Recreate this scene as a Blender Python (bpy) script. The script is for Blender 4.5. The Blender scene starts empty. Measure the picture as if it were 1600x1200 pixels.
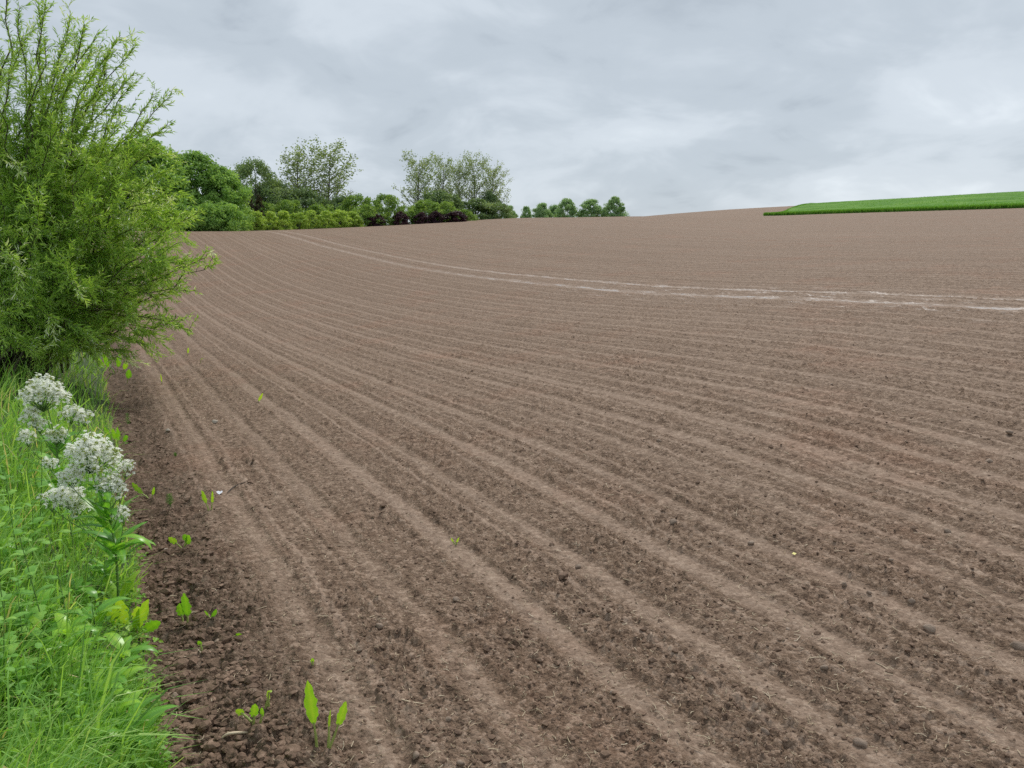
import bpy, math, random
import numpy as np
from mathutils import Vector, Matrix

rng = np.random.default_rng(11)
random.seed(11)
sc = bpy.context.scene
C = sc.collection

# ------------------------------------------------------------------ camera
F = 1232.0                      # focal length in pixels of the 1600 wide photograph
EYE = 1.9
PITCH = math.atan(205.0 / F)
cam_d = bpy.data.cameras.new('camera')
cam_d.sensor_width = 36.0
cam_d.lens = 36.0 * F / 1600.0
cam_d.clip_start = 0.05
cam_d.clip_end = 6000.0
cam = bpy.data.objects.new('camera', cam_d)
cam.location = (0, 0, EYE)
cam.rotation_euler = (math.pi / 2 - PITCH, 0, 0)
C.objects.link(cam)
sc.camera = cam

# ------------------------------------------------------------------ sky and sun
SUN_EL, SUN_AZ = math.radians(50), math.radians(24)
world = bpy.data.worlds.new('World')
sc.world = world
world.use_nodes = True
nt = world.node_tree
nt.nodes.clear()
def N(tree, typ, **kw):
    n = tree.nodes.new(typ)
    for k, v in kw.items():
        if k in n.inputs.keys() if isinstance(k, str) else False:
            n.inputs[k].default_value = v
        else:
            setattr(n, k, v)
    return n
def L(tree, a, b):
    tree.links.new(a, b)
def math_node(tree, op, a, b=None, clamp=False):
    n = tree.nodes.new('ShaderNodeMath'); n.operation = op; n.use_clamp = clamp
    for i, v in enumerate((a, b)):
        if v is None: continue
        if isinstance(v, (int, float)): n.inputs[i].default_value = v
        else: L(tree, v, n.inputs[i])
    return n.outputs[0]
def ramp(tree, fac, stops, interp='EASE'):
    n = tree.nodes.new('ShaderNodeValToRGB'); n.color_ramp.interpolation = interp
    el = n.color_ramp.elements
    while len(el) < len(stops): el.new(0.5)
    for e, (p, c) in zip(el, stops):
        e.position = p; e.color = (c[0], c[1], c[2], 1)
    if fac is not None: L(tree, fac, n.inputs[0])
    return n.outputs[0]
def noise(tree, vec, scale, detail=4, rough=0.55, dist=0.0):
    n = tree.nodes.new('ShaderNodeTexNoise')
    n.inputs['Scale'].default_value = scale; n.inputs['Detail'].default_value = detail
    n.inputs['Roughness'].default_value = rough; n.inputs['Distortion'].default_value = dist
    if vec is not None: L(tree, vec, n.inputs['Vector'])
    return n.outputs['Fac']
def mix_col(tree, fac, a, b, mode='MIX'):
    n = tree.nodes.new('ShaderNodeMix'); n.data_type = 'RGBA'; n.blend_type = mode
    for sock, v in ((n.inputs[0], fac), (n.inputs[6], a), (n.inputs[7], b)):
        if isinstance(v, (int, float)): sock.default_value = v
        elif isinstance(v, tuple): sock.default_value = (v[0], v[1], v[2], 1)
        else: L(tree, v, sock)
    return n.outputs[2]

out = N(nt, 'ShaderNodeOutputWorld')
sky = N(nt, 'ShaderNodeTexSky'); sky.sky_type = 'NISHITA'; sky.sun_disc = False
sky.sun_elevation = SUN_EL; sky.sun_rotation = SUN_AZ
bg1 = N(nt, 'ShaderNodeBackground'); L(nt, sky.outputs[0], bg1.inputs[0]); bg1.inputs[1].default_value = 0.05
tc = N(nt, 'ShaderNodeTexCoord')
sep = N(nt, 'ShaderNodeSeparateXYZ'); L(nt, tc.outputs['Generated'], sep.inputs[0])
zz = math_node(nt, 'ADD', math_node(nt, 'MAXIMUM', sep.outputs[2], 0.0), 0.30)
cx = math_node(nt, 'DIVIDE', sep.outputs[0], zz); cy = math_node(nt, 'DIVIDE', sep.outputs[1], zz)
cmb = N(nt, 'ShaderNodeCombineXYZ'); L(nt, cx, cmb.inputs[0]); L(nt, cy, cmb.inputs[1])
n1 = noise(nt, cmb.outputs[0], 1.25, 5, 0.50, 0.35)
mp = N(nt, 'ShaderNodeMapping'); L(nt, cmb.outputs[0], mp.inputs[0]); mp.inputs['Location'].default_value = (7.3, 2.1, 0.4)
n2 = noise(nt, mp.outputs[0], 3.4, 7, 0.56, 0.5)
cl = math_node(nt, 'ADD', math_node(nt, 'MULTIPLY', n1, 0.68), math_node(nt, 'MULTIPLY', n2, 0.32))
ccol = ramp(nt, cl, [(0.36, (0.36, 0.412, 0.47)), (0.46, (0.49, 0.55, 0.61)), (0.57, (0.60, 0.66, 0.72)), (0.71, (0.76, 0.82, 0.875))])
bg2 = N(nt, 'ShaderNodeBackground'); L(nt, ccol, bg2.inputs[0]); bg2.inputs[1].default_value = 0.625
mx = N(nt, 'ShaderNodeMixShader'); mx.inputs[0].default_value = 0.93
L(nt, bg1.outputs[0], mx.inputs[1]); L(nt, bg2.outputs[0], mx.inputs[2]); L(nt, mx.outputs[0], out.inputs[0])

sun_d = bpy.data.lights.new('sun', 'SUN')
sun_d.energy = 1.5; sun_d.angle = math.radians(14); sun_d.color = (1.0, 0.96, 0.90)
sun = bpy.data.objects.new('sun', sun_d); C.objects.link(sun)
sd = Vector((math.sin(SUN_AZ) * math.cos(SUN_EL), math.cos(SUN_AZ) * math.cos(SUN_EL), math.sin(SUN_EL)))
sun.rotation_euler = sd.to_track_quat('Z', 'Y').to_euler()
sun.location = (0, 0, 30)

sc.view_settings.view_transform = 'Standard'
sc.view_settings.look = 'None'
sc.view_settings.exposure = 0.85
sc.view_settings.gamma = 1.0
sc.cycles.use_denoising = False
sc.cycles.max_bounces = 12
sc.cycles.diffuse_bounces = 9
sc.cycles.transparent_max_bounces = 8

# ------------------------------------------------------------------ measuring helpers
def ray(px, py):
    dx = (px - 800) / F; dy = -(py - 600) / F
    return np.array([dx, math.cos(PITCH) + dy * math.sin(PITCH), -math.sin(PITCH) + dy * math.cos(PITCH)])
def at_depth(px, py, y):
    r = ray(px, py); t = y / r[1]
    return np.array([r[0] * t, y, EYE + r[2] * t])
def at_range(px, py, r0):
    r = ray(px, py); t = r0 / math.hypot(r[0], r[1])
    return np.array([r[0] * t, r[1] * t, EYE + r[2] * t])

# rows of the drilled field run along this azimuth
AZ = math.radians(-27.9)
RN = np.array([math.cos(AZ), -math.sin(AZ)])     # across the rows
RD = np.array([math.sin(AZ), math.cos(AZ)])      # along the rows
EDGE, SP, U0 = 0.07, 0.55, 1.95
TRAM = (13.75, 15.05)
def su(s, u): return RN * u + RD * s

# ------------------------------------------------------------------ terrain (thin plate spline through surveyed points)
ctrl = []
def cp(x, y, z): ctrl.append((x, y, z))
for x, y, z in [(0, 0, 0), (1, 2.7, 0), (3, 2.7, .03), (-1.3, 2.7, 0), (2.4, 7.2, .32), (3.4, 5, .2), (0, -8, 0.05), (0, -25, 0.2),
                (-25, -12, .2), (25, -12, 1.4), (60, 0, 4.0), (110, 30, 8.0), (-45, 15, .2), (-80, 60, 2.5), (-100, -100, 0), (100, -100, 5), (220, 40, 14), (-220, 60, 3), (0, -250, 1), (-220, -150, 1), (220, -150, 8)]:
    cp(x, y, z)
for s, z in [(5, 0), (10, -.05), (18, -.12), (27, -.02), (36, .35), (45, 1.1), (55, 2.2), (68, 3.5), (80, 3.65), (100, 3.4), (140, 3.2)]:
    cp(*su(s, 2), z)
for s, z in [(12, 0), (30, .1), (46, 1.1), (68, 3.45), (100, 3.3)]:
    cp(*su(s, -7), z)
for px, py in [(1600, 483), (1300, 468), (1000, 456), (850, 443), (700, 426), (560, 398), (500, 383), (430, 363.5)]:
    r = ray(px, py); a = math.atan2(r[0], r[1]); rr = TRAM[0] / math.sin(a - AZ)
    cp(*at_range(px, py, rr))
cp(*su(88, 13.8), 4.0)
for px, py, r in [(560, 355, 85), (730, 345.5, 95), (800, 341, 102), (985, 338.5, 118), (1190, 338, 130), (1400, 331, 122), (1600, 325, 118), (1800, 318, 112),
                  (985, 366, 60), (985, 346, 95), (1190, 366, 60), (1190, 347, 95), (1400, 361, 60), (1400, 341, 95), (1600, 355, 60), (1600, 334, 95), (1800, 350, 60),
                  (1190, 336.5, 165), (1300, 327, 165), (1100, 338.5, 165),
                  (985, 341, 260), (1100, 329.5, 262), (1190, 324, 262), (1240, 322, 245), (1400, 313, 235), (1600, 302, 230), (1800, 297, 225)]:
    cp(*at_range(px, py, r))
for px, r, z in [(560, 112, 4.6), (730, 125, 5.6), (800, 130, 6.1), (985, 150, 7.2), (300, 300, 3.0), (600, 300, 5.0), (800, 300, 8.0), (-300, 250, 2.0)]:
    q = at_range(px, 400, r); cp(q[0], q[1], z)
ctrl = np.array(ctrl)
def tps_k(d2): return 0.5 * d2 * np.log(d2 + 1e-9)
_n = len(ctrl)
_d2 = ((ctrl[:, None, :2] - ctrl[None, :, :2]) ** 2).sum(-1)
_A = np.zeros((_n + 3, _n + 3)); _A[:_n, :_n] = tps_k(_d2) + np.eye(_n) * 0.02
_A[:_n, _n] = 1; _A[:_n, _n + 1:] = ctrl[:, :2]; _A[_n:, :_n] = _A[:_n, _n:].T
_w = np.linalg.solve(_A, np.concatenate([ctrl[:, 2], np.zeros(3)]))
def base_h(x, y):
    x = np.asarray(x, float).ravel(); y = np.asarray(y, float).ravel()
    r = np.hypot(x, y); k = np.minimum(1.0, 300.0 / np.maximum(r, 1e-6)); x = x * k; y = y * k
    o = np.empty_like(x)
    for i in range(0, len(x), 40000):
        a, b = x[i:i + 40000], y[i:i + 40000]
        d2 = (a[:, None] - ctrl[None, :, 0]) ** 2 + (b[:, None] - ctrl[None, :, 1]) ** 2
        o[i:i + 40000] = tps_k(d2) @ _w[:_n] + _w[_n] + a * _w[_n + 1] + b * _w[_n + 2]
    return o
# numpy noise
def hsh(ix, iy, seed):
    h = (ix.astype(np.int64) * 374761393 + iy.astype(np.int64) * 668265263 + seed * 974634777) & 0xFFFFFFFF
    h = ((h ^ (h >> 13)) * 1274126177) & 0xFFFFFFFF
    h = ((h ^ (h >> 16)) * 2246822519) & 0xFFFFFFFF
    return ((h ^ (h >> 15)) & 0xFFFFFF) / float(0x1000000)
def perlin(x, y, seed=0):
    ix = np.floor(x); iy = np.floor(y); fx = x - ix; fy = y - iy
    def g(ox, oy):
        a = hsh(ix + ox, iy + oy, seed) * 2 * np.pi
        return np.cos(a) * (fx - ox) + np.sin(a) * (fy - oy)
    sx = fx * fx * fx * (fx * (fx * 6 - 15) + 10); sy = fy * fy * fy * (fy * (fy * 6 - 15) + 10)
    a = g(0, 0); b = g(1, 0); c = g(0, 1); d = g(1, 1)
    return ((a + (b - a) * sx) + ((c + (d - c) * sx) - (a + (b - a) * sx)) * sy) * 1.5
def lumps(x, y, cell, seed, dens):
    """domes of random size standing in a jittered grid: clods"""
    X = x / cell; Y = y / cell; ix = np.floor(X); iy = np.floor(Y); best = np.zeros_like(X)
    for ox in (-1, 0, 1):
        for oy in (-1, 0, 1):
            jx = ix + ox; jy = iy + oy
            cxp = jx + hsh(jx, jy, seed); cyp = jy + hsh(jx, jy, seed + 1); rad = 0.22 + 0.42 * hsh(jx, jy, seed + 2) ** 1.6
            ok = hsh(jx, jy, seed + 3) < dens
            an = hsh(jx, jy, seed + 4) * 3.14; ca = np.cos(an); sa = np.sin(an); dx = X - cxp; dy = Y - cyp
            d2 = ((dx * ca + dy * sa) * 0.85) ** 2 + ((-dx * sa + dy * ca) * 1.25) ** 2
            v = np.sqrt(np.clip(1 - d2 / (rad * rad), 0, 1)) * rad * ok
            best = np.maximum(best, v)
    return best * cell
def sstep(a, b, x):
    t = np.clip((x - a) / (b - a), 0, 1); return t * t * (3 - 2 * t)
def edge_at(s): return EDGE + 0.05 * perlin(s * 0.8, s * 0 + 3.3, 5) + 0.035 * perlin(s * 3.1, s * 0 + 8.8, 6)
def macro(x, y):
    """bank and furrow along the field margin"""
    u = x * RN[0] + y * RN[1]; s = x * RD[0] + y * RD[1]; e = edge_at(s)
    bank = sstep(0.0, -0.30, u - e) * 0.13 + sstep(-0.2, -1.6, u - e) * 0.12
    fur = sstep(-0.04, 0.08, u - e) * (1 - sstep(0.22, 0.62, u - e))
    return bank - 0.06 * fur
def ground(x, y): return base_h(x, y) + macro(np.asarray(x, float).ravel(), np.asarray(y, float).ravel())
def full(x, y, step=None):
    """complete height of the soil with rows, ruts and clods"""
    x = np.asarray(x, float).ravel(); y = np.asarray(y, float).ravel(); r = np.hypot(x, y)
    u = x * RN[0] + y * RN[1]; s = x * RD[0] + y * RD[1]; e = edge_at(s); ue = u - e
    z = base_h(x, y) + macro(x, y)
    field = sstep(0.45, 0.85, ue)
    wob = 0.05 * perlin(s * 0.35, u * 0.5, 21) + 0.03 * perlin(s * 1.4, u * 1.1, 22)
    c = 0.5 + 0.5 * np.cos(2 * np.pi * ((u - U0) / SP + wob))
    band = sstep(0.62, 0.86, c) * field
    far = 1 - sstep(0.15, 0.26, step) if step is not None else 1.0
    patch = 0.45 + 1.1 * np.clip(perlin(x * 0.9, y * 0.9, 31) + 0.45, 0, 1)
    fur = sstep(0.0, 0.08, ue) * (1 - sstep(0.30, 0.72, ue))
    tram = np.zeros_like(u)
    for t in TRAM: tram = np.maximum(tram, 1 - sstep(0.10, 0.24, np.abs(u - t)))
    z += far * field * (-0.006 * band + 0.010 * np.exp(-((c - 0.60) / 0.11) ** 2) + 0.002 * (1 - c))
    z -= 0.02 * tram * far
    z += (1 - sstep(0.05, 0.09, step) if step is not None else 1.0) * field * 0.006 * (0.5 + 0.5 * np.cos(6 * np.pi * ((u - U0) / SP + wob))) ** 5 * (0.5 + np.clip(perlin(s * 0.8, u * 3, 24) + 0.3, 0, 1))
    amp = (1 - 0.72 * band) * (1 - 0.92 * tram) * patch * (ue > 0.0)
    det = np.zeros_like(z)
    k = (r < 34) & (ue > -0.05)
    X, Y = x[k], y[k]
    fk = fur[k]; a = amp[k]
    d = a * (0.50 * lumps(X, Y, 0.060, 41, 0.42) + 0.32 * lumps(X, Y, 0.12, 51, 0.12) + 0.75 * lumps(X, Y, 0.030, 61, 0.65))
    d += fk * (0.28 * lumps(X, Y, 0.17, 71, 0.6) + 0.55 * lumps(X, Y, 0.075, 76, 0.7) + 0.5 * lumps(X, Y, 0.04, 78, 0.7))
    d += (0.35 + a) * (0.006 * perlin(X * 16, Y * 16, 81) + 0.0045 * perlin(X * 34, Y * 34, 82) + 0.003 * perlin(X * 75, Y * 75, 83))
    d *= 1 - 0.55 * sstep(14, 34, r[k])
    det[k] = d
    k2 = r >= 34
    det[k2] = amp[k2] * 0.012 * perlin(x[k2] * 3, y[k2] * 3, 85)
    z += det + 0.012 * perlin(x * 1.1, y * 1.1, 86) + (ue < 0) * 0.03 * perlin(x * 4, y * 4, 87)
    return z

# ------------------------------------------------------------------ mesh helpers
def mesh_np(name, verts, polys, mat=None, rnd=None, smooth=False):
    """polys: list of (n,k) integer arrays"""
    verts = np.asarray(verts, np.float32)
    me = bpy.data.meshes.new(name)
    polys = [np.asarray(p, np.int32) for p in polys if len(p)]
    me.vertices.add(len(verts)); me.vertices.foreach_set('co', verts.ravel())
    tot = np.concatenate([np.full(len(p), p.shape[1], np.int32) for p in polys])
    idx = np.concatenate([p.ravel() for p in polys])
    me.loops.add(len(idx)); me.loops.foreach_set('vertex_index', idx)
    st = np.zeros(len(tot), np.int32); st[1:] = np.cumsum(tot)[:-1]
    me.polygons.add(len(tot)); me.polygons.foreach_set('loop_start', st)
    if rnd is not None:
        at = me.attributes.new('rnd', 'FLOAT', 'POINT'); at.data.foreach_set('value', np.asarray(rnd, np.float32))
    me.polygons.foreach_set('use_smooth', np.full(len(tot), smooth, bool))
    me.update(calc_edges=True)
    if mat: me.materials.append(mat)
    return me
def obj(name, me, parent=None, loc=None, label=None, cat=None, group=None, kind=None, rot=None, scale=None):
    o = bpy.data.objects.new(name, me); C.objects.link(o)
    if parent is not None: o.parent = parent
    if loc is not None: o.location = loc
    if rot is not None: o.rotation_euler = rot
    if scale is not None: o.scale = scale if hasattr(scale, '__len__') else (scale,) * 3
    for k, v in (('label', label), ('category', cat), ('group', group), ('kind', kind)):
        if v: o[k] = v
    return o
def unit(v): return v / np.maximum(np.linalg.norm(v, axis=-1, keepdims=True), 1e-9)
class Tubes:
    def __init__(s): s.v = []; s.f = []; s.n = 0; s.r = []
    def add(s, pts, radii, sides=4, rnd=0.5):
        pts = np.asarray(pts, float); m = len(pts)
        t = np.gradient(pts, axis=0); t = unit(t)
        ref = np.array([0, 0, 1.0]) if abs(t[0, 2]) < 0.9 else np.array([1.0, 0, 0])
        a = unit(np.cross(t, ref)); b = np.cross(t, a)
        an = np.arange(sides) * 2 * np.pi / sides
        rr = np.asarray(radii, float)
        ring = pts[:, None] + rr[:, None, None] * (np.cos(an)[None, :, None] * a[:, None] + np.sin(an)[None, :, None] * b[:, None])
        i = np.arange(m - 1)[:, None] * sides; j = np.arange(sides)[None]; j2 = (j + 1) % sides
        q = np.stack([i + j, i + j2, i + sides + j2, i + sides + j], -1).reshape(-1, 4) + s.n
        s.v.append(ring.reshape(-1, 3)); s.f.append(q); s.n += m * sides; s.r.append(np.full(m * sides, rnd))
    def mesh(s, name, mat): return mesh_np(name, np.concatenate(s.v), [np.concatenate(s.f)], mat, np.concatenate(s.r), True)
def leaves(pos, d, nrm, ln, wd, fold=0.35):
    """folded leaf blades: two triangles each, hinged on the midrib"""
    n = len(pos); d = unit(d); side = unit(np.cross(d, nrm)); up = np.cross(side, d)
    ln = np.broadcast_to(ln, (n,))[:, None]; wd = np.broadcast_to(wd, (n,))[:, None]
    mid = pos + d * ln * 0.45
    tip = pos + d * ln - up * ln * 0.06
    Lp = mid + side * wd * 0.5 + up * wd * fold; Rp = mid - side * wd * 0.5 + up * wd * fold
    v = np.stack([pos, Lp, tip, Rp], 1).reshape(-1, 3)
    b = np.arange(n)[:, None] * 4
    return v, np.concatenate([b + np.array([[0, 2, 1]]), b + np.array([[0, 3, 2]])])
def rdir(n): return unit(rng.normal(size=(n, 3)))

# ------------------------------------------------------------------ materials
def new_mat(name):
    m = bpy.data.materials.new(name); m.use_nodes = True; t = m.node_tree; t.nodes.clear()
    o = t.nodes.new('ShaderNodeOutputMaterial'); return m, t, o
def leaf_mat(name, stops, trans=0.35, rough=0.45, spec=0.35, tcol=(1.25, 1.2, 0.55)):
    m, t, o = new_mat(name)
    a = t.nodes.new('ShaderNodeAttribute'); a.attribute_name = 'rnd'
    oi = t.nodes.new('ShaderNodeObjectInfo')
    f = math_node(t, 'ADD', a.outputs['Fac'], math_node(t, 'MULTIPLY', math_node(t, 'SUBTRACT', oi.outputs['Random'], 0.5), 0.18))
    col = ramp(t, f, stops, 'LINEAR')
    p = t.nodes.new('ShaderNodeBsdfPrincipled'); L(t, col, p.inputs['Base Color'])
    p.inputs['Roughness'].default_value = rough; p.inputs['Specular IOR Level'].default_value = spec
    tr = t.nodes.new('ShaderNodeBsdfTranslucent'); L(t, mix_col(t, 1.0, col, tcol, 'MULTIPLY'), tr.inputs[0])
    mxs = t.nodes.new('ShaderNodeMixShader'); mxs.inputs[0].default_value = trans
    L(t, p.outputs[0], mxs.inputs[1]); L(t, tr.outputs[0], mxs.inputs[2]); L(t, mxs.outputs[0], o.inputs[0])
    return m
def bark_mat(name, c1, c2):
    m, t, o = new_mat(name)
    tcn = t.nodes.new('ShaderNodeTexCoord')
    col = ramp(t, noise(t, tcn.outputs['Object'], 9, 5), [(0.3, c1), (0.7, c2)])
    p = t.nodes.new('ShaderNodeBsdfPrincipled'); L(t, col, p.inputs['Base Color']); p.inputs['Roughness'].default_value = 0.85
    L(t, p.outputs[0], o.inputs[0]); return m

def soil_mat():
    m, t, o = new_mat('tilled_soil')
    g = t.nodes.new('ShaderNodeNewGeometry'); P = g.outputs['Position']
    sp_ = t.nodes.new('ShaderNodeSeparateXYZ'); L(t, P, sp_.inputs[0]); X, Y = sp_.outputs[0], sp_.outputs[1]
    u = math_node(t, 'ADD', math_node(t, 'MULTIPLY', X, float(RN[0])), math_node(t, 'MULTIPLY', Y, float(RN[1])))
    s = math_node(t, 'ADD', math_node(t, 'MULTIPLY', X, float(RD[0])), math_node(t, 'MULTIPLY', Y, float(RD[1])))
    us = t.nodes.new('ShaderNodeCombineXYZ'); L(t, math_node(t, 'MULTIPLY', s, 0.35), us.inputs[0]); L(t, u, us.inputs[1])
    wob = math_node(t, 'MULTIPLY', math_node(t, 'SUBTRACT', noise(t, us.outputs[0], 1.6, 4), 0.5), 0.55)
    ph = math_node(t, 'MULTIPLY', math_node(t, 'ADD', math_node(t, 'DIVIDE', math_node(t, 'SUBTRACT', u, U0), SP), math_node(t, 'MULTIPLY', wob, 0.45)), 2 * math.pi)
    cosv = math_node(t, 'ADD', math_node(t, 'MULTIPLY', math_node(t, 'COSINE', ph), 0.5), 0.5)
    brk = noise(t, us.outputs[0], 5.0, 5, 0.6)
    band = math_node(t, 'ADD', cosv, math_node(t, 'MULTIPLY', math_node(t, 'SUBTRACT', brk, 0.5), 0.65))
    bandm = t.nodes.new('ShaderNodeMapRange'); bandm.interpolation_type = 'SMOOTHSTEP'
    L(t, band, bandm.inputs[0]); bandm.inputs[1].default_value = 0.72; bandm.inputs[2].default_value = 1.02
    fld = t.nodes.new('ShaderNodeMapRange'); fld.interpolation_type = 'SMOOTHSTEP'; L(t, u, fld.inputs[0])
    fld.inputs[1].default_value = 0.35; fld.inputs[2].default_value = 0.95
    rowi = math_node(t, 'ROUND', math_node(t, 'DIVIDE', math_node(t, 'SUBTRACT', u, U0), SP))
    wn = t.nodes.new('ShaderNodeTexWhiteNoise'); wn.noise_dimensions = '1D'; L(t, rowi, wn.inputs['W'])
    rowk = math_node(t, 'ADD', math_node(t, 'MULTIPLY', wn.outputs['Value'], 0.6), 0.55)
    st = t.nodes.new('ShaderNodeCombineXYZ'); L(t, math_node(t, 'MULTIPLY', s, 0.22), st.inputs[0]); L(t, math_node(t, 'MULTIPLY', u, 7.0), st.inputs[1])
    streak = noise(t, st.outputs[0], 1.7, 4, 0.6)
    bm = math_node(t, 'MULTIPLY', math_node(t, 'MULTIPLY', bandm.outputs[0], fld.outputs[0]), rowk)
    # thin press wheel lines on both sides of the seed row and a faint one between the rows
    ph2 = math_node(t, 'ADD', math_node(t, 'MULTIPLY', ph, 3.0), math_node(t, 'MULTIPLY', wob, 1.2))
    th_l = math_node(t, 'POWER', math_node(t, 'ADD', math_node(t, 'MULTIPLY', math_node(t, 'COSINE', ph2), 0.5), 0.5), 9.0)
    wn2 = t.nodes.new('ShaderNodeTexWhiteNoise'); wn2.noise_dimensions = '1D'
    L(t, math_node(t, 'ROUND', math_node(t, 'MULTIPLY', math_node(t, 'DIVIDE', math_node(t, 'SUBTRACT', u, U0), SP), 3.0)), wn2.inputs['W'])
    thin = math_node(t, 'MULTIPLY', math_node(t, 'MULTIPLY', th_l, math_node(t, 'POWER', wn2.outputs['Value'], 1.0)), math_node(t, 'MULTIPLY', fld.outputs[0], 1.6))
    bm = math_node(t, 'MAXIMUM', bm, thin)
    st2 = t.nodes.new('ShaderNodeCombineXYZ'); L(t, math_node(t, 'MULTIPLY', s, 0.03), st2.inputs[0]); L(t, u, st2.inputs[1])
    streak2 = noise(t, st2.outputs[0], 1.5, 5, 0.65)
    bm = math_node(t, 'ADD', bm, math_node(t, 'ADD', math_node(t, 'MULTIPLY', math_node(t, 'SUBTRACT', streak, 0.5), 1.0), math_node(t, 'MULTIPLY', math_node(t, 'SUBTRACT', streak2, 0.5), 2.2)), True)
    # colours: moist crumb, weathered seed bed, reddish clay patches
    nA = noise(t, P, 14, 6, 0.65); nB = noise(t, P, 70, 5, 0.7); nC = noise(t, P, 0.5, 4, 0.55); nD = noise(t, P, 3.2, 5, 0.6)
    mixn = math_node(t, 'ADD', math_node(t, 'MULTIPLY', nA, 0.5), math_node(t, 'MULTIPLY', nB, 0.5))
    vo = t.nodes.new('ShaderNodeTexVoronoi'); vo.inputs['Scale'].default_value = 42; L(t, P, vo.inputs['Vector'])
    vsep = t.nodes.new('ShaderNodeSeparateXYZ'); L(t, vo.outputs['Color'], vsep.inputs[0])
    vo2 = t.nodes.new('ShaderNodeTexVoronoi'); vo2.inputs['Scale'].default_value = 95; L(t, P, vo2.inputs['Vector'])
    mixn = math_node(t, 'ADD', math_node(t, 'MULTIPLY', mixn, 0.86), math_node(t, 'MULTIPLY', vsep.outputs[0], 0.14))
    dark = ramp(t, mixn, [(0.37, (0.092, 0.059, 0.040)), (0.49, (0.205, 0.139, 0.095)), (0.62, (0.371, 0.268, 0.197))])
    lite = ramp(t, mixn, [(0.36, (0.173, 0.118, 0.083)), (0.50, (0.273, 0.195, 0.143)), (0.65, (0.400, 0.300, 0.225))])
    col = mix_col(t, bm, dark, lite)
    red = t.nodes.new('ShaderNodeMapRange'); L(t, math_node(t, 'ADD', math_node(t, 'MULTIPLY', nC, 0.7), math_node(t, 'MULTIPLY', nD, 0.3)), red.inputs[0])
    red.inputs[1].default_value = 0.52; red.inputs[2].default_value = 0.68; red.inputs[4].default_value = 0.4
    col = mix_col(t, red.outputs[0], col, mix_col(t, 1.0, col, (1.14, 0.88, 0.80), 'MULTIPLY'))
    fdark = t.nodes.new('ShaderNodeMapRange'); fdark.interpolation_type = 'SMOOTHSTEP'; L(t, u, fdark.inputs[0])
    fdark.inputs[1].default_value = 0.3; fdark.inputs[2].default_value = 0.95; fdark.inputs[3].default_value = 0.66; fdark.inputs[4].default_value = 1.0
    vm = t.nodes.new('ShaderNodeVectorMath'); vm.operation = 'SCALE'; L(t, col, vm.inputs[0]); L(t, fdark.outputs[0], vm.inputs['Scale'])
    col = vm.outputs[0]
    # tramlines: silted, holding water on the level stretch
    tw = None
    for tu in TRAM:
        d = math_node(t, 'ABSOLUTE', math_node(t, 'SUBTRACT', u, tu))
        mr = t.nodes.new('ShaderNodeMapRange'); mr.interpolation_type = 'SMOOTHSTEP'; L(t, d, mr.inputs[0])
        mr.inputs[1].default_value = 0.27; mr.inputs[2].default_value = 0.06
        tw = mr.outputs[0] if tw is None else math_node(t, 'MAXIMUM', tw, mr.outputs[0])
    tb_ = t.nodes.new('ShaderNodeCombineXYZ'); L(t, math_node(t, 'MULTIPLY', s, 0.8), tb_.inputs[0]); L(t, math_node(t, 'MULTIPLY', u, 5.0), tb_.inputs[1])
    tbr = t.nodes.new('ShaderNodeMapRange'); L(t, noise(t, tb_.outputs[0], 1.6, 5, 0.65), tbr.inputs[0]); tbr.inputs[1].default_value = 0.35; tbr.inputs[2].default_value = 0.55
    tw = math_node(t, 'MULTIPLY', tw, tbr.outputs[0])
    lev0 = t.nodes.new('ShaderNodeMapRange'); lev0.interpolation_type = 'SMOOTHSTEP'; L(t, s, lev0.inputs[0]); lev0.inputs[1].default_value = 27; lev0.inputs[2].default_value = 15
    dc = math_node(t, 'ABSOLUTE', math_node(t, 'SUBTRACT', u, sum(TRAM) / 2 - 0.35))
    wide = t.nodes.new('ShaderNodeMapRange'); wide.interpolation_type = 'SMOOTHSTEP'; L(t, dc, wide.inputs[0]); wide.inputs[1].default_value = 2.6; wide.inputs[2].default_value = 0.4
    tb2 = t.nodes.new('ShaderNodeCombineXYZ'); L(t, math_node(t, 'MULTIPLY', s, 0.9), tb2.inputs[0]); L(t, math_node(t, 'MULTIPLY', u, 4.2), tb2.inputs[1])
    blot = t.nodes.new('ShaderNodeMapRange'); L(t, noise(t, tb2.outputs[0], 1.1, 6, 0.68), blot.inputs[0]); blot.inputs[1].default_value = 0.54; blot.inputs[2].default_value = 0.68
    tw = math_node(t, 'MAXIMUM', tw, math_node(t, 'MULTIPLY', math_node(t, 'MULTIPLY', wide.outputs[0], lev0.outputs[0]), blot.outputs[0]))
    col = mix_col(t, math_node(t, 'MULTIPLY', tw, 0.7), col, (0.40, 0.315, 0.255))
    us2 = t.nodes.new('ShaderNodeCombineXYZ'); L(t, math_node(t, 'MULTIPLY', s, 1.0), us2.inputs[0]); L(t, math_node(t, 'MULTIPLY', u, 3.0), us2.inputs[1])
    pud = t.nodes.new('ShaderNodeMapRange'); L(t, noise(t, us2.outputs[0], 1.3, 4, 0.6), pud.inputs[0]); pud.inputs[1].default_value = 0.49; pud.inputs[2].default_value = 0.57
    lev = t.nodes.new('ShaderNodeMapRange'); lev.interpolation_type = 'SMOOTHSTEP'; L(t, s, lev.inputs[0]); lev.inputs[1].default_value = 40; lev.inputs[2].default_value = 20
    wet = math_node(t, 'MULTIPLY', math_node(t, 'MULTIPLY', tw, pud.outputs[0]), lev.outputs[0])
    p = t.nodes.new('ShaderNodeBsdfPrincipled'); L(t, col, p.inputs['Base Color'])
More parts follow.
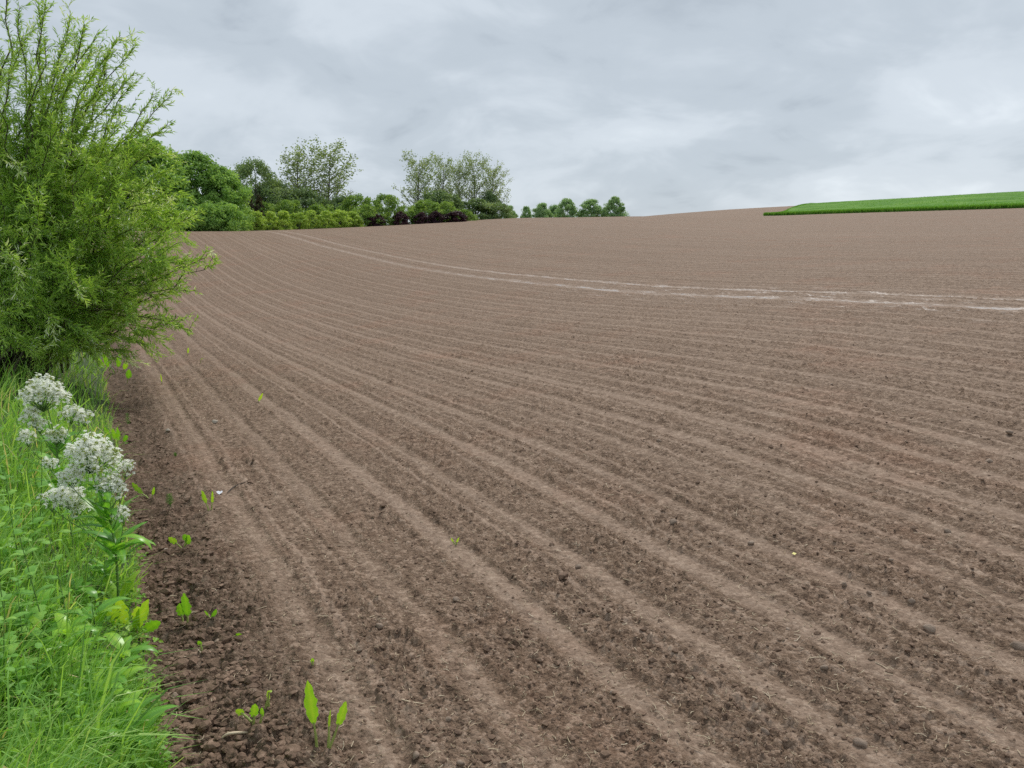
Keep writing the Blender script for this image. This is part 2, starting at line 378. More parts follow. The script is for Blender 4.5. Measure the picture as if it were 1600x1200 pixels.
    rg = t.nodes.new('ShaderNodeMapRange'); L(t, wet, rg.inputs[0]); rg.inputs[3].default_value = 0.78; rg.inputs[4].default_value = 0.07
    L(t, rg.outputs[0], p.inputs['Roughness']); L(t, math_node(t, 'ADD', math_node(t, 'MULTIPLY', wet, 0.45), 0.08), p.inputs['Specular IOR Level'])
    b = t.nodes.new('ShaderNodeBump'); b.inputs['Distance'].default_value = 0.022
    L(t, math_node(t, 'MULTIPLY', math_node(t, 'SUBTRACT', 1.0, wet), math_node(t, 'SUBTRACT', 0.85, math_node(t, 'MULTIPLY', bm, 0.35))), b.inputs['Strength'])
    hgt = math_node(t, 'ADD', math_node(t, 'MULTIPLY', noise(t, P, 45, 6, 0.7), 0.8), math_node(t, 'MULTIPLY', noise(t, P, 160, 4, 0.7), 0.35))
    hgt = math_node(t, 'SUBTRACT', hgt, math_node(t, 'ADD', math_node(t, 'MULTIPLY', vo.outputs['Distance'], 0.55), math_node(t, 'MULTIPLY', vo2.outputs['Distance'], 0.35)))
    L(t, hgt, b.inputs['Height']); L(t, b.outputs[0], p.inputs['Normal'])
    L(t, p.outputs[0], o.inputs[0]); return m
M_soil = soil_mat()
def clod_mat(name, c1, c2, c3, sc_=30):
    m, t, o = new_mat(name)
    g = t.nodes.new('ShaderNodeNewGeometry'); P = g.outputs['Position']
    n = math_node(t, 'ADD', math_node(t, 'MULTIPLY', noise(t, P, sc_, 5, 0.65), 0.6), math_node(t, 'MULTIPLY', noise(t, P, 4, 3), 0.4))
    p = t.nodes.new('ShaderNodeBsdfPrincipled'); L(t, ramp(t, n, [(0.35, c1), (0.5, c2), (0.68, c3)]), p.inputs['Base Color'])
    p.inputs['Roughness'].default_value = 0.8; p.inputs['Specular IOR Level'].default_value = 0.3
    b = t.nodes.new('ShaderNodeBump'); b.inputs['Distance'].default_value = 0.008; b.inputs['Strength'].default_value = 0.8
    L(t, noise(t, P, 90, 5, 0.7), b.inputs['Height']); L(t, b.outputs[0], p.inputs['Normal'])
    L(t, p.outputs[0], o.inputs[0]); return m
M_clod = clod_mat('soil_crumb', (0.094, 0.057, 0.038), (0.184, 0.118, 0.078), (0.333, 0.225, 0.159))
M_stone = clod_mat('field_stone', (0.184, 0.134, 0.097), (0.286, 0.212, 0.158), (0.436, 0.332, 0.252))
M_pale_stone = clod_mat('pale_stone', (0.324, 0.270, 0.207), (0.432, 0.369, 0.297), (0.540, 0.477, 0.396))
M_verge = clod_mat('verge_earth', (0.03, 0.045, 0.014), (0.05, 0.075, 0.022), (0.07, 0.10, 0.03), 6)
M_grass = leaf_mat('grass_blade', [(0.0, (0.133, 0.294, 0.059)), (0.4, (0.267, 0.516, 0.098)), (0.75, (0.400, 0.650, 0.150)), (0.95, (0.586, 0.736, 0.287)), (1.0, (0.733, 0.614, 0.352))], 0.45, 0.4, 0.45)
M_herb = leaf_mat('herb_leaf', [(0.0, (0.143, 0.319, 0.050)), (0.5, (0.253, 0.473, 0.072)), (1.0, (0.440, 0.638, 0.110))], 0.42)
M_nettle = leaf_mat('nettle_leaf', [(0.0, (0.144, 0.336, 0.072)), (0.6, (0.228, 0.468, 0.096)), (1.0, (0.360, 0.600, 0.120))], 0.4, 0.55, 0.25)
M_stem = leaf_mat('green_stem', [(0.0, (0.091, 0.182, 0.046)), (1.0, (0.208, 0.351, 0.091))], 0.1)
M_horse = leaf_mat('horseradish_leaf', [(0.0, (0.107, 0.290, 0.045)), (0.5, (0.212, 0.492, 0.068)), (1.0, (0.455, 0.724, 0.075))], 0.45, 0.32, 0.5)
M_shoot = leaf_mat('young_leaf', [(0.0, (0.14, 0.36, 0.03)), (0.5, (0.24, 0.52, 0.03)), (1.0, (0.42, 0.62, 0.06))], 0.45, 0.4, 0.4)
M_petiole = leaf_mat('pale_petiole', [(0.0, (0.34, 0.44, 0.10)), (1.0, (0.52, 0.58, 0.22))], 0.15)
M_petal = leaf_mat('white_petal', [(0.0, (0.912, 0.933, 0.827)), (1.0, (0.950, 0.950, 0.933))], 0.5, 0.6, 0.2, (1, 1, 1))
M_bud = leaf_mat('green_bud', [(0.0, (0.36, 0.48, 0.10)), (1.0, (0.55, 0.60, 0.16))], 0.2)
M_willow = leaf_mat('willow_leaf', [(0.0, (0.153, 0.284, 0.055)), (0.4, (0.279, 0.469, 0.088)), (0.75, (0.432, 0.637, 0.128)), (0.93, (0.586, 0.746, 0.254)), (1.0, (0.808, 0.881, 0.762))], 0.45, 0.33, 0.5)
M_wbark = bark_mat('willow_bark', (0.05, 0.042, 0.028), (0.12, 0.10, 0.06))
M_bark = bark_mat('grey_bark', (0.06, 0.055, 0.045), (0.15, 0.135, 0.11))
M_straw = clod_mat('straw', (0.30, 0.21, 0.13), (0.50, 0.40, 0.27), (0.72, 0.61, 0.45), 8)
M_tree = leaf_mat('broad_tree_leaf', [(0.0, (0.168, 0.304, 0.086)), (0.5, (0.285, 0.477, 0.124)), (1.0, (0.451, 0.649, 0.198))], 0.42)
M_sparse = leaf_mat('young_poplar_leaf', [(0.0, (0.205, 0.275, 0.127)), (0.5, (0.302, 0.396, 0.177)), (1.0, (0.453, 0.528, 0.316))], 0.42)
M_grey = leaf_mat('grey_green_leaf', [(0.0, (0.138, 0.218, 0.102)), (0.5, (0.218, 0.321, 0.145)), (1.0, (0.344, 0.436, 0.232))], 0.4)
M_lime = leaf_mat('lime_shrub_leaf', [(0.0, (0.259, 0.408, 0.073)), (0.5, (0.423, 0.576, 0.121)), (1.0, (0.588, 0.720, 0.194))], 0.4)
M_bush = leaf_mat('bush_leaf', [(0.0, (0.142, 0.250, 0.063)), (0.5, (0.249, 0.395, 0.095)), (1.0, (0.380, 0.510, 0.142))], 0.42)
M_round = leaf_mat('hazed_tree_leaf', [(0.0, (0.197, 0.344, 0.167)), (0.5, (0.310, 0.476, 0.230)), (1.0, (0.451, 0.608, 0.355))], 0.38)  # distance haze painted into the leaf colours, paler and less saturated
M_purple = leaf_mat('purple_leaf', [(0.0, (0.029, 0.013, 0.021)), (0.5, (0.058, 0.023, 0.036)), (1.0, (0.111, 0.046, 0.058))], 0.25)
M_copper = leaf_mat('copper_leaf', [(0.0, (0.042, 0.042, 0.021)), (0.5, (0.084, 0.073, 0.035)), (1.0, (0.182, 0.133, 0.056))], 0.25)
M_wheat = leaf_mat('wheat_leaf', [(0.0, (0.089, 0.242, 0.036)), (0.5, (0.158, 0.359, 0.050)), (1.0, (0.263, 0.456, 0.084))], 0.35, 0.8, 0.08)
def plain_mat(name, col, rough=0.5):
    m, t, o = new_mat(name)
    tcn = t.nodes.new('ShaderNodeTexCoord')
    c = ramp(t, noise(t, tcn.outputs['Object'], 40, 3), [(0.3, tuple(0.85 * k for k in col)), (0.7, col)])
    p = t.nodes.new('ShaderNodeBsdfPrincipled'); L(t, c, p.inputs['Base Color']); p.inputs['Roughness'].default_value = rough
    L(t, p.outputs[0], o.inputs[0]); return m

# ------------------------------------------------------------------ the ground: polar sheet round the viewpoint, finest where it is near
rad = [0.02, 0.3, 0.7, 1.1, 1.5]
while rad[-1] < 190:
    r = rad[-1]; rad.append(r + max(0.006, min(r * r * 0.00105, r * 0.0066)) if r >= 1.8 else r + 0.1)
while rad[-1] < 2500: rad.append(rad[-1] * 1.12)
rad = np.array(rad)
th = np.concatenate([np.radians(np.linspace(-180, -50, 40, endpoint=False)), np.radians(np.linspace(-50, -36, 60, endpoint=False)),
                     np.radians(np.linspace(-36, 36, 860, endpoint=False)), np.radians(np.linspace(36, 50, 60, endpoint=False)), np.radians(np.linspace(50, 180, 40, endpoint=False))])
nr, na = len(rad), len(th)
GX = (rad[:, None] * np.sin(th)[None]).ravel(); GY = (rad[:, None] * np.cos(th)[None]).ravel()
dr = np.gradient(rad)[:, None]; dth = np.gradient(th)[None]
stp = (dr * np.abs(np.sin(th - AZ))[None] + rad[:, None] * dth * np.abs(np.cos(th - AZ))[None]).ravel()
GZ = full(GX, GY, stp)
i = np.arange(nr - 1)[:, None] * na; j = np.arange(na)[None]; j2 = (j + 1) % na
quads = np.stack([i + j, i + na + j, i + na + j2, i + j2], -1).reshape(-1, 4)
qx = GX[quads].mean(1); qy = GY[quads].mean(1); qr = np.hypot(qx, qy); qa = np.arctan2(qx, qy)
qu = qx * RN[0] + qy * RN[1]; qs = qx * RD[0] + qy * RD[1]
px_az = np.degrees(qa)
lim = np.interp(px_az, [-180, -40, -20, -4, 0, 2], [70, 74, 82, 100, 108, 5000])
is_verge = (qu < edge_at(qs)) | ((qr > lim) & (px_az < 2))
V = np.stack([GX, GY, GZ], 1)
def sub_mesh(name, q, mat):
    ids = np.unique(q); mp_ = np.zeros(len(V), np.int64); mp_[ids] = np.arange(len(ids))
    return mesh_np(name, V[ids], [mp_[q]], mat, None, True)
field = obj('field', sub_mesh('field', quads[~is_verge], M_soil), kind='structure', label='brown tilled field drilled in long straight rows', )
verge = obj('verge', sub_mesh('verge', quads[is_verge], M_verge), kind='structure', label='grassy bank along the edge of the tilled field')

# ------------------------------------------------------------------ trees in the distance
def grow_limbs(tb, rg, base, H, lean, nlimb, tips_at=None, r0=0.16, wob=0.05):
    t = np.linspace(0, 1, 9)
    w = np.cumsum(rg.normal(size=(9, 2)) * wob, 0); w[0] = 0
    trunk = np.stack([base[0] + lean[0] * t * H + w[:, 0], base[1] + lean[1] * t * H + w[:, 1], base[2] + t * H], 1)
    tb.add(trunk, r0 * (1 - 0.88 * t), 6)
    tips = []
    for k in range(nlimb):
        a = 0.15 + 0.78 * (k + rg.random()) / nlimb
        p0 = np.array([np.interp(a, t, trunk[:, q]) for q in range(3)])
        if tips_at is not None: p1 = tips_at[rg.integers(len(tips_at))]
        else:
            az = k * 2.4 + rg.normal() * 0.4; ln = H * (0.20 + 0.26 * rg.random()) * (1.15 - a * 0.65)
            up = 0.75 + 0.6 * rg.random()
            p1 = p0 + ln * np.array([math.cos(az), math.sin(az), up]) / math.sqrt(1 + up * up)
        q = np.linspace(0, 1, 6)[:, None]; mid = (p0 + p1) / 2 + np.array([0, 0, -0.08 * np.linalg.norm(p1 - p0)])
        pts = (1 - q) ** 2 * p0 + 2 * q * (1 - q) * mid + q ** 2 * p1 + rg.normal(size=(6, 3)) * 0.03 * q * (1 - q) * 4
        rr = r0 * (1 - 0.85 * a) * 0.55
        tb.add(pts, rr * (1 - 0.85 * q[:, 0]), 4)
        tips.append((pts, rr))
    return trunk, tips
def dense_tree(name, seed, H, W, nblob, per, leaf, mat, low=0.04, prof=0.62, blob=0.105, skew=0.7):
    rg = np.random.default_rng(seed)
    t = rg.random(nblob) ** 0.9
    pr = np.sin(np.pi * np.clip(t, 0.02, 0.985) ** skew) ** prof * (0.85 + 0.3 * rg.random(nblob))
    an = rg.random(nblob) * 2 * np.pi
    rad_ = W / 2 * pr * np.sqrt(0.25 + 0.75 * rg.random(nblob)) * (1 + 0.13 * np.sin(an * 3 + seed) * np.sin(t * 7 + seed))
    cen = np.stack([rad_ * np.cos(an), rad_ * np.sin(an), H * (low + (0.97 - low) * t)], 1)
    br = W * blob * (0.6 + 0.8 * rg.random(nblob))
    n = nblob * per
    d = unit(rg.normal(size=(n, 3))); rr = rg.random(n) ** 0.45
    pos = np.repeat(cen, per, 0) + d * (rr * np.repeat(br, per))[:, None] * np.array([1, 1, 0.72])
    pos[:, 2] = np.maximum(pos[:, 2], 0.03)
    nr_ = unit(d + 0.8 * unit(rg.normal(size=(n, 3))) + np.array([0, 0, 0.35]))
    dr_ = np.cross(nr_, unit(rg.normal(size=(n, 3))))
    v, f = leaves(pos, dr_, nr_, leaf * (0.7 + 0.6 * rg.random(n)), leaf * 0.75, 0.25)
    rnd = np.clip(np.repeat(rg.random(nblob) * 0.55 + 0.18, per) + rg.normal(size=n) * 0.13 + 0.0, 0, 1)
    cr = mesh_np(name + '_crown', v, [f], mat, np.repeat(rnd, 4))
    tb = Tubes(); grow_limbs(tb, rg, np.zeros(3), H * 0.85, (0.01, 0.0), max(6, nblob // 9), cen, H * 0.022)
    return tb.mesh(name + '_trunk', M_bark), cr
def sparse_tree(name, seed, H, W, nlimb, leaf, mat, per=22, lean=(0, 0), dens=1.0, start=0.2):
    rg = np.random.default_rng(seed); tb = Tubes()
    trunk, limbs = grow_limbs(tb, rg, np.zeros(3), H * 0.95, lean, nlimb, None, H * 0.0145)
    pos = []
    for pts, rr in limbs:
        for k in range(1, 6):
            for q in range(2):
                d = unit(rg.normal(size=3) + np.array([0, 0, 0.9]) + 1.2 * unit(pts[-1] - pts[0]))
                ln = H * (0.04 + 0.075 * rg.random()); p0 = pts[k]; e = p0 + d * ln
                tb.add([p0, (p0 + e) / 2 + rg.normal(size=3) * 0.04, e], [rr * 0.32, rr * 0.22, 0.006], 3)
                m = rg.poisson(per * dens * (0.35 + 0.13 * k))
                if m: pos.append(p0 + (e - p0) * (0.25 + 0.85 * rg.random((m, 1))) + rg.normal(size=(m, 3)) * H * 0.017)
    pos = np.concatenate(pos); pos = pos[pos[:, 2] > H * start]; n = len(pos)
    nr_ = unit(rg.normal(size=(n, 3)))
    v, f = leaves(pos, unit(rg.normal(size=(n, 3))), nr_, leaf * (0.6 + 0.8 * rg.random(n)), leaf * 0.8, 0.2)
    return tb.mesh(name + '_trunk', M_bark), mesh_np(name + '_crown', v, [f], mat, np.repeat(np.clip(rg.normal(size=n) * 0.22 + 0.5, 0, 1), 4))
def stand(name, meshes, px, r, top=None, H0=None, W=None, W0=None, rotz=0, label='', cat='tree', group=None, sink=0.45):
    """put a tree on the terrain in azimuth px at ground distance r; scale so that its top is seen at row `top`"""
    q = at_range(px, 400, r); z = float(ground([q[0]], [q[1]])[0]) - sink
    sz = 1.0
    if top is not None: sz = (at_range(px, top, r)[2] - z) / H0
    sx = sz if W is None else (W / F * r / math.cos(math.atan2(q[0], q[1])) / W0)
    e = obj(name, None, loc=(q[0], q[1], z), rot=(0, 0, rotz), scale=(sx, sx, sz), label=label, cat=cat, group=group)
    e.empty_display_size = 0.3
    obj('trunk', meshes[0], e); obj('crown', meshes[1], e)
    return e
DT = [dense_tree('dense%d' % k, 100 + k, 9, 7.5, 190, 95, 0.27, M_tree, 0.02, 0.55, 0.10) for k in range(3)]
LT = [dense_tree('lowt%d' % k, 270 + k, 3.4, 7, 170, 80, 0.22, M_tree, 0.02, 0.4, 0.075, 0.8) for k in range(2)]
GT = [dense_tree('greyt%d' % k, 120 + k, 9, 8.5, 190, 70, 0.24, M_grey, 0.02, 0.5, 0.10) for k in range(2)]
ST = [sparse_tree('sparse%d' % k, 140 + k * 3, 10, 6, 36, 0.20, M_sparse, 11, (0.02 * (k - 1), 0), 1.0, 0.16) for k in range(4)]
RT = [dense_tree('round%d' % k, 160 + k, 7, 5.5, 110, 80, 0.27, M_round, 0.0, 0.46, 0.11 + 0.01 * k, 0.52 + 0.05 * k) for k in range(3)]
LS = [dense_tree('lime%d' % k, 180 + k, 2, 1.7, 60, 70, 0.11, M_lime, 0.03, 0.5, 0.12, 0.8) for k in range(3)]
BB = [dense_tree('bush%d' % k, 200 + k, 3, 4, 80, 80, 0.17, M_bush, 0.02, 0.45, 0.11, 0.75) for k in range(3)]
PB = [dense_tree('purple%d' % k, 220 + k, 2, 2.2, 60, 70, 0.14, M_purple, 0.02, 0.45, 0.12, 0.75) for k in range(2)]
CB = [dense_tree('copper%d' % k, 240 + k, 4, 1.8, 60, 60, 0.15, M_copper, 0.03, 0.5, 0.12, 0.5) for k in range(2)]
GB = [dense_tree('greybush%d' % k, 260 + k, 3, 4, 80, 80, 0.17, M_grey, 0.02, 0.45, 0.11, 0.75) for k in range(2)]

# dense clump behind the willow
gD = 'dense broadleaf trees at the end of the field'
for px, r, top, w, k, lab in [(240, 80, 219, 118, 0, 'tallest dense green broadleaf tree of the clump beside the willow'),
                              (312, 83, 240, 108, 1, 'dense green broadleaf tree between the tallest tree of the clump and its dark end tree'),
                              (352, 81, 262, 78, 2, 'dark green broadleaf tree closing the clump next to the lime green shrubs'),
                              (170, 78, 232, 110, 2, 'dense green broadleaf tree half hidden behind the willow branches'),
                              (90, 74, 230, 120, 1, 'dense green broadleaf tree wholly screened by the willow foliage'),
                              (285, 76, 322, 95, 0, 'low dark leafy tree at the foot of the broadleaf clump'),
                              (345, 77, 318, 85, 1, 'low dark leafy tree at the field edge below the dark end tree')]:
    low_ = top > 300
    stand('broadleaf_tree', LT[k] if low_ else DT[k], px, r, top, 3.4 if low_ else 9, w, 7 if low_ else 7.5, k * 1.3 + px, lab, 'tree', gD)
gG = 'grey green trees behind the shrubs'
for px, r, top, w, k, lab in [(404, 96, 249, 92, 0, 'grey green bushy tree rising beside the dense dark clump'),
                              (434, 98, 284, 90, 1, 'low grey green tree between the bushy tree and the thin twin trees')]:
    stand('grey_green_tree', GT[k], px, r, top, 9, w, 8.5, k + px, lab, 'tree', gG)
gS = 'thin airy trees on the skyline'
for px, r, top, w, k, lab in [(466, 102, 234, 92, 0, 'thin airy tree with open crown, first of the pair behind the lime shrubs'),
                              (514, 103, 230, 104, 1, 'thin airy tree with open crown and bare side branches, second of the pair'),
                              (655, 112, 244, 74, 2, 'airy tree with a side branch reaching over the low bushes'),
                              (690, 114, 246, 58, 3, 'airy tree standing second in the stand of five above the purple bushes'),
                              (716, 112, 254, 50, 0, 'airy slightly greener tree in the middle of the stand of five'),
                              (745, 113, 246, 62, 1, 'straight airy tree with a clear trunk, fourth in the stand of five'),
                              (772, 114, 258, 58, 2, 'airy tree at the open end of the stand of five')]:
    stand('airy_tree', ST[k], px, r, top, 10, w, 6, k * 2 + px * .1, lab, 'tree', gS)
def bare_tree(seed, H):
    rg = np.random.default_rng(seed); tb = Tubes(); _, limbs = grow_limbs(tb, rg, np.zeros(3), H, (0.25, 0), 12, None, 0.07)
    for pts, rr in limbs:
        for k in range(2, 6):
            e = pts[k] + unit(rg.normal(size=3) + np.array([0.5, 0, 0.8])) * 0.7; tb.add([pts[k], (pts[k] + e) / 2, e], [0.02, 0.015, 0.006], 3)
    return tb.mesh('bare', M_bark)
q = at_range(538, 400, 101)
bt = obj('bare_tree', None, loc=(q[0], q[1], float(ground([q[0]], [q[1]])[0])), label='leafless grey branches leaning out beside the thin twin trees', cat='tree')
obj('trunk', bare_tree(5, 4.6), bt)
gR = 'round topped trees on the horizon'
for px, r, top, w, k, lab in [(822, 150, 323, 22, 0, 'smallest round tree of the row on the horizon, next to the airy stand'),
                              (846, 147, 317, 29, 1, 'pale round topped tree, second in the row on the horizon from the airy stand'),
                              (866, 154, 321, 27, 0, 'small round tree tucked between two taller ones on the horizon'),
                              (885, 150, 310, 30, 1, 'tall oval tree in the middle of the row on the horizon'),
                              (922, 151, 311, 37, 0, 'broad round tree standing between two gaps on the horizon'),
                              (944, 158, 324, 14, 1, 'narrow little tree squeezed between the two broad round trees on the horizon'),
                              (959, 150, 308, 33, 1, 'last round tree of the row on the horizon, beside the open skyline'),
                              (796, 128, 321, 22, 0, 'small round tree at the foot of the airy stand')]:
    stand('round_tree', RT[(k + px) % 3], px, r, top, 7, w * 1.14, 5.5, px, lab, 'tree', gR, sink=1.0)
gL = 'lime green shrubs planted along the field end'
for k, (px, top) in enumerate([(381, 335), (401, 331), (425, 333), (446, 332), (468, 334), (490, 331), (512, 332), (534, 330), (553, 333)]):
    lab = ['lime green shrub pressed against the dark broadleaf trees', 'lime green shrub in front of the copper bushes'][k] if k < 2 else ('last lime green shrub, touching the mid green bushes' if k == 8 else 'rounded lime green shrub in the row along the field end')
    stand('lime_shrub', LS[k % 3], px, 80 + 0.05 * (px - 380), top - 2, 2, 31, 1.7, k, lab, 'shrub', gL)
gB = 'mid green bushes along the field end'
for px, r, top, w, k, lab in [(575, 91, 322, 52, 0, 'mid green bush right after the lime shrubs'), (604, 93, 305, 54, 1, 'tallest mid green bush between the lime shrubs and purple bushes'),
                              (636, 94, 322, 46, 2, 'mid green bush with purple bushes at its foot on both sides'), (667, 95, 314, 56, 0, 'broad bright green bush below the airy trees'),
                              (697, 96, 316, 48, 1, 'bright green bush above the longest purple bush'), (726, 97, 328, 40, 2, 'last mid green bush under the trunks of the airy stand'),
                              (452, 93, 314, 70, 1, 'green bush behind the lime shrubs under the thin twin trees'), (505, 94, 320, 66, 2, 'green bush behind the middle of the lime shrubs'), (560, 96, 306, 60, 0, 'high green bush rising behind the end of the lime shrubs'),
                              (418, 92, 318, 50, 0, 'green bush beside the copper bushes')]:
    stand('green_bush', BB[k], px, r, top, 3, w, 4, px, lab, 'bush', gB)
for px, r, top, w, k, lab in [(480, 98, 296, 80, 0, 'grey green thicket at the foot of the thin twin trees'), (535, 99, 308, 60, 1, 'grey green thicket below the leafless branches'), (740, 108, 312, 80, 0, 'grey green undergrowth round the trunks of the airy stand'),
                              (775, 109, 318, 50, 1, 'grey green undergrowth at the open end of the airy stand'), (690, 106, 300, 80, 1, 'grey green undergrowth behind the bright green bushes'), (768, 112, 300, 36, 0, 'tall grey green thicket wrapped round the last airy trunk')]:
    stand('thicket', GB[k], px, r, top, 3, w, 4, px, lab, 'bush', 'grey green thickets under the trees')
for px, top, w, lab in [(589, 335, 28, 'purple leaved bush nearest the lime shrubs'), (628, 332, 26, 'purple leaved bush in a gap between two green bushes'), (660, 333, 26, 'small purple leaved bush below the broad bright bush'),
                        (683, 331, 26, 'purple leaved bush next to the longest purple bush'), (712, 331, 40, 'longest purple leaved bush, under the airy trees')]:
    stand('purple_bush', PB[len(lab) % 2], px, 90 + 0.03 * (px - 589), top, 2, w, 2.2, px, lab, 'bush', 'purple bushes along the field end')
for px, top, w, lab in [(393, 300, 20, 'tall copper brown bush touching the dark broadleaf tree'), (409, 304, 16, 'narrow copper brown bush standing beside the taller copper one')]:
    stand('copper_bush', CB[px % 2], px, 88, top, 4, w, 1.8, px, lab, 'bush', 'copper brown bushes')

# ------------------------------------------------------------------ young wheat on the hill
nb, nc = 110, 190
aa = np.linspace(0, 1, nc); bb = np.linspace(0, 1, nb) ** 1.4
pf = np.interp(aa, [0, .5, 1], [1190, 1600, 2500]); rf = np.interp(pf, [1190, 1400, 1600, 1800, 2500], [130, 122, 118, 112, 100])
pk = np.interp(aa, [0, .5, 1], [1268, 1640, 2500]); rk = np.full(nc, 285.0)
WP = []
for a0, r0, a1, r1 in zip(pf, rf, pk, rk):
    p0 = at_range(a0, 400, r0)[:2]; p1 = at_range(a1, 400, r1)[:2]
    WP.append(p0[None] + (p1 - p0)[None] * bb[:, None])
WP = np.stack(WP, 1).reshape(-1, 2)
wz = ground(WP[:, 0], WP[:, 1])
top = wz + 0.40 * sstep(0, 0.02, np.repeat(bb, nc)) + 0.08 * perlin(WP[:, 0] * .5, WP[:, 1] * .5, 3) + 0.14 * perlin(WP[:, 0] * .06, WP[:, 1] * .06, 4)
i = np.arange(nb - 1)[:, None] * nc; j = np.arange(nc - 1)[None]
wq = np.stack([i + j, i + nc + j, i + nc + j + 1, i + j + 1], -1).reshape(-1, 4)
wv = [np.column_stack([WP, top])]; wf_q = wq
n = 80000
fi = rng.random(n); fb = rng.random(n) ** 2.6
front = rng.random(n) < 0.4; fb[front] = np.abs(rng.normal(size=front.sum())) * 0.008
leftm = rng.random(n) < 0.12; fi[leftm] = rng.random(leftm.sum()) * 0.006; fb[leftm] = rng.random(leftm.sum())
pa = np.interp(fi, aa, pf); ra = np.interp(fi, aa, rf); pb = np.interp(fi, aa, pk)
def az_pt(p, r):
    dx = (p - 800) / F; a = np.arctan2(dx, np.cos(PITCH) + (200 / F) * np.sin(PITCH)); return np.stack([r * np.sin(a), r * np.cos(a)], 1)
P0 = az_pt(pa, ra); P1 = az_pt(pb, np.full(n, 285.0)); PW = P0 + (P1 - P0) * fb[:, None]
zg = ground(PW[:, 0], PW[:, 1]); hgt = 0.38 + 0.26 * rng.random(n)
wd = rng.uniform(0.05, 0.10, n); an = rng.random(n) * 6.28
b0 = np.column_stack([PW[:, 0] - wd * np.cos(an), PW[:, 1] - wd * np.sin(an), zg]); b1 = np.column_stack([PW[:, 0] + wd * np.cos(an), PW[:, 1] + wd * np.sin(an), zg])
t0 = np.column_stack([PW[:, 0] + rng.normal(size=n) * .08, PW[:, 1] + rng.normal(size=n) * .08, zg + hgt])
tv = np.stack([b0, b1, t0], 1).reshape(-1, 3); tf = np.arange(3 * n).reshape(-1, 3) + len(WP)
rn = np.concatenate([np.clip(0.55 + 0.45 * perlin(WP[:, 0] * .12, WP[:, 1] * .12, 9) + 0.4 * perlin(WP[:, 0] * .6, WP[:, 1] * .6, 10), 0, 1), np.repeat(np.clip(rng.normal(size=n) * .2 + .5, 0, 1), 3)])
obj('wheat', mesh_np('wheat', np.concatenate([wv[0], tv]), [wf_q, tf], M_wheat, rn), label='block of young green wheat on the hilltop above the tilled soil', cat='crop', kind='stuff')

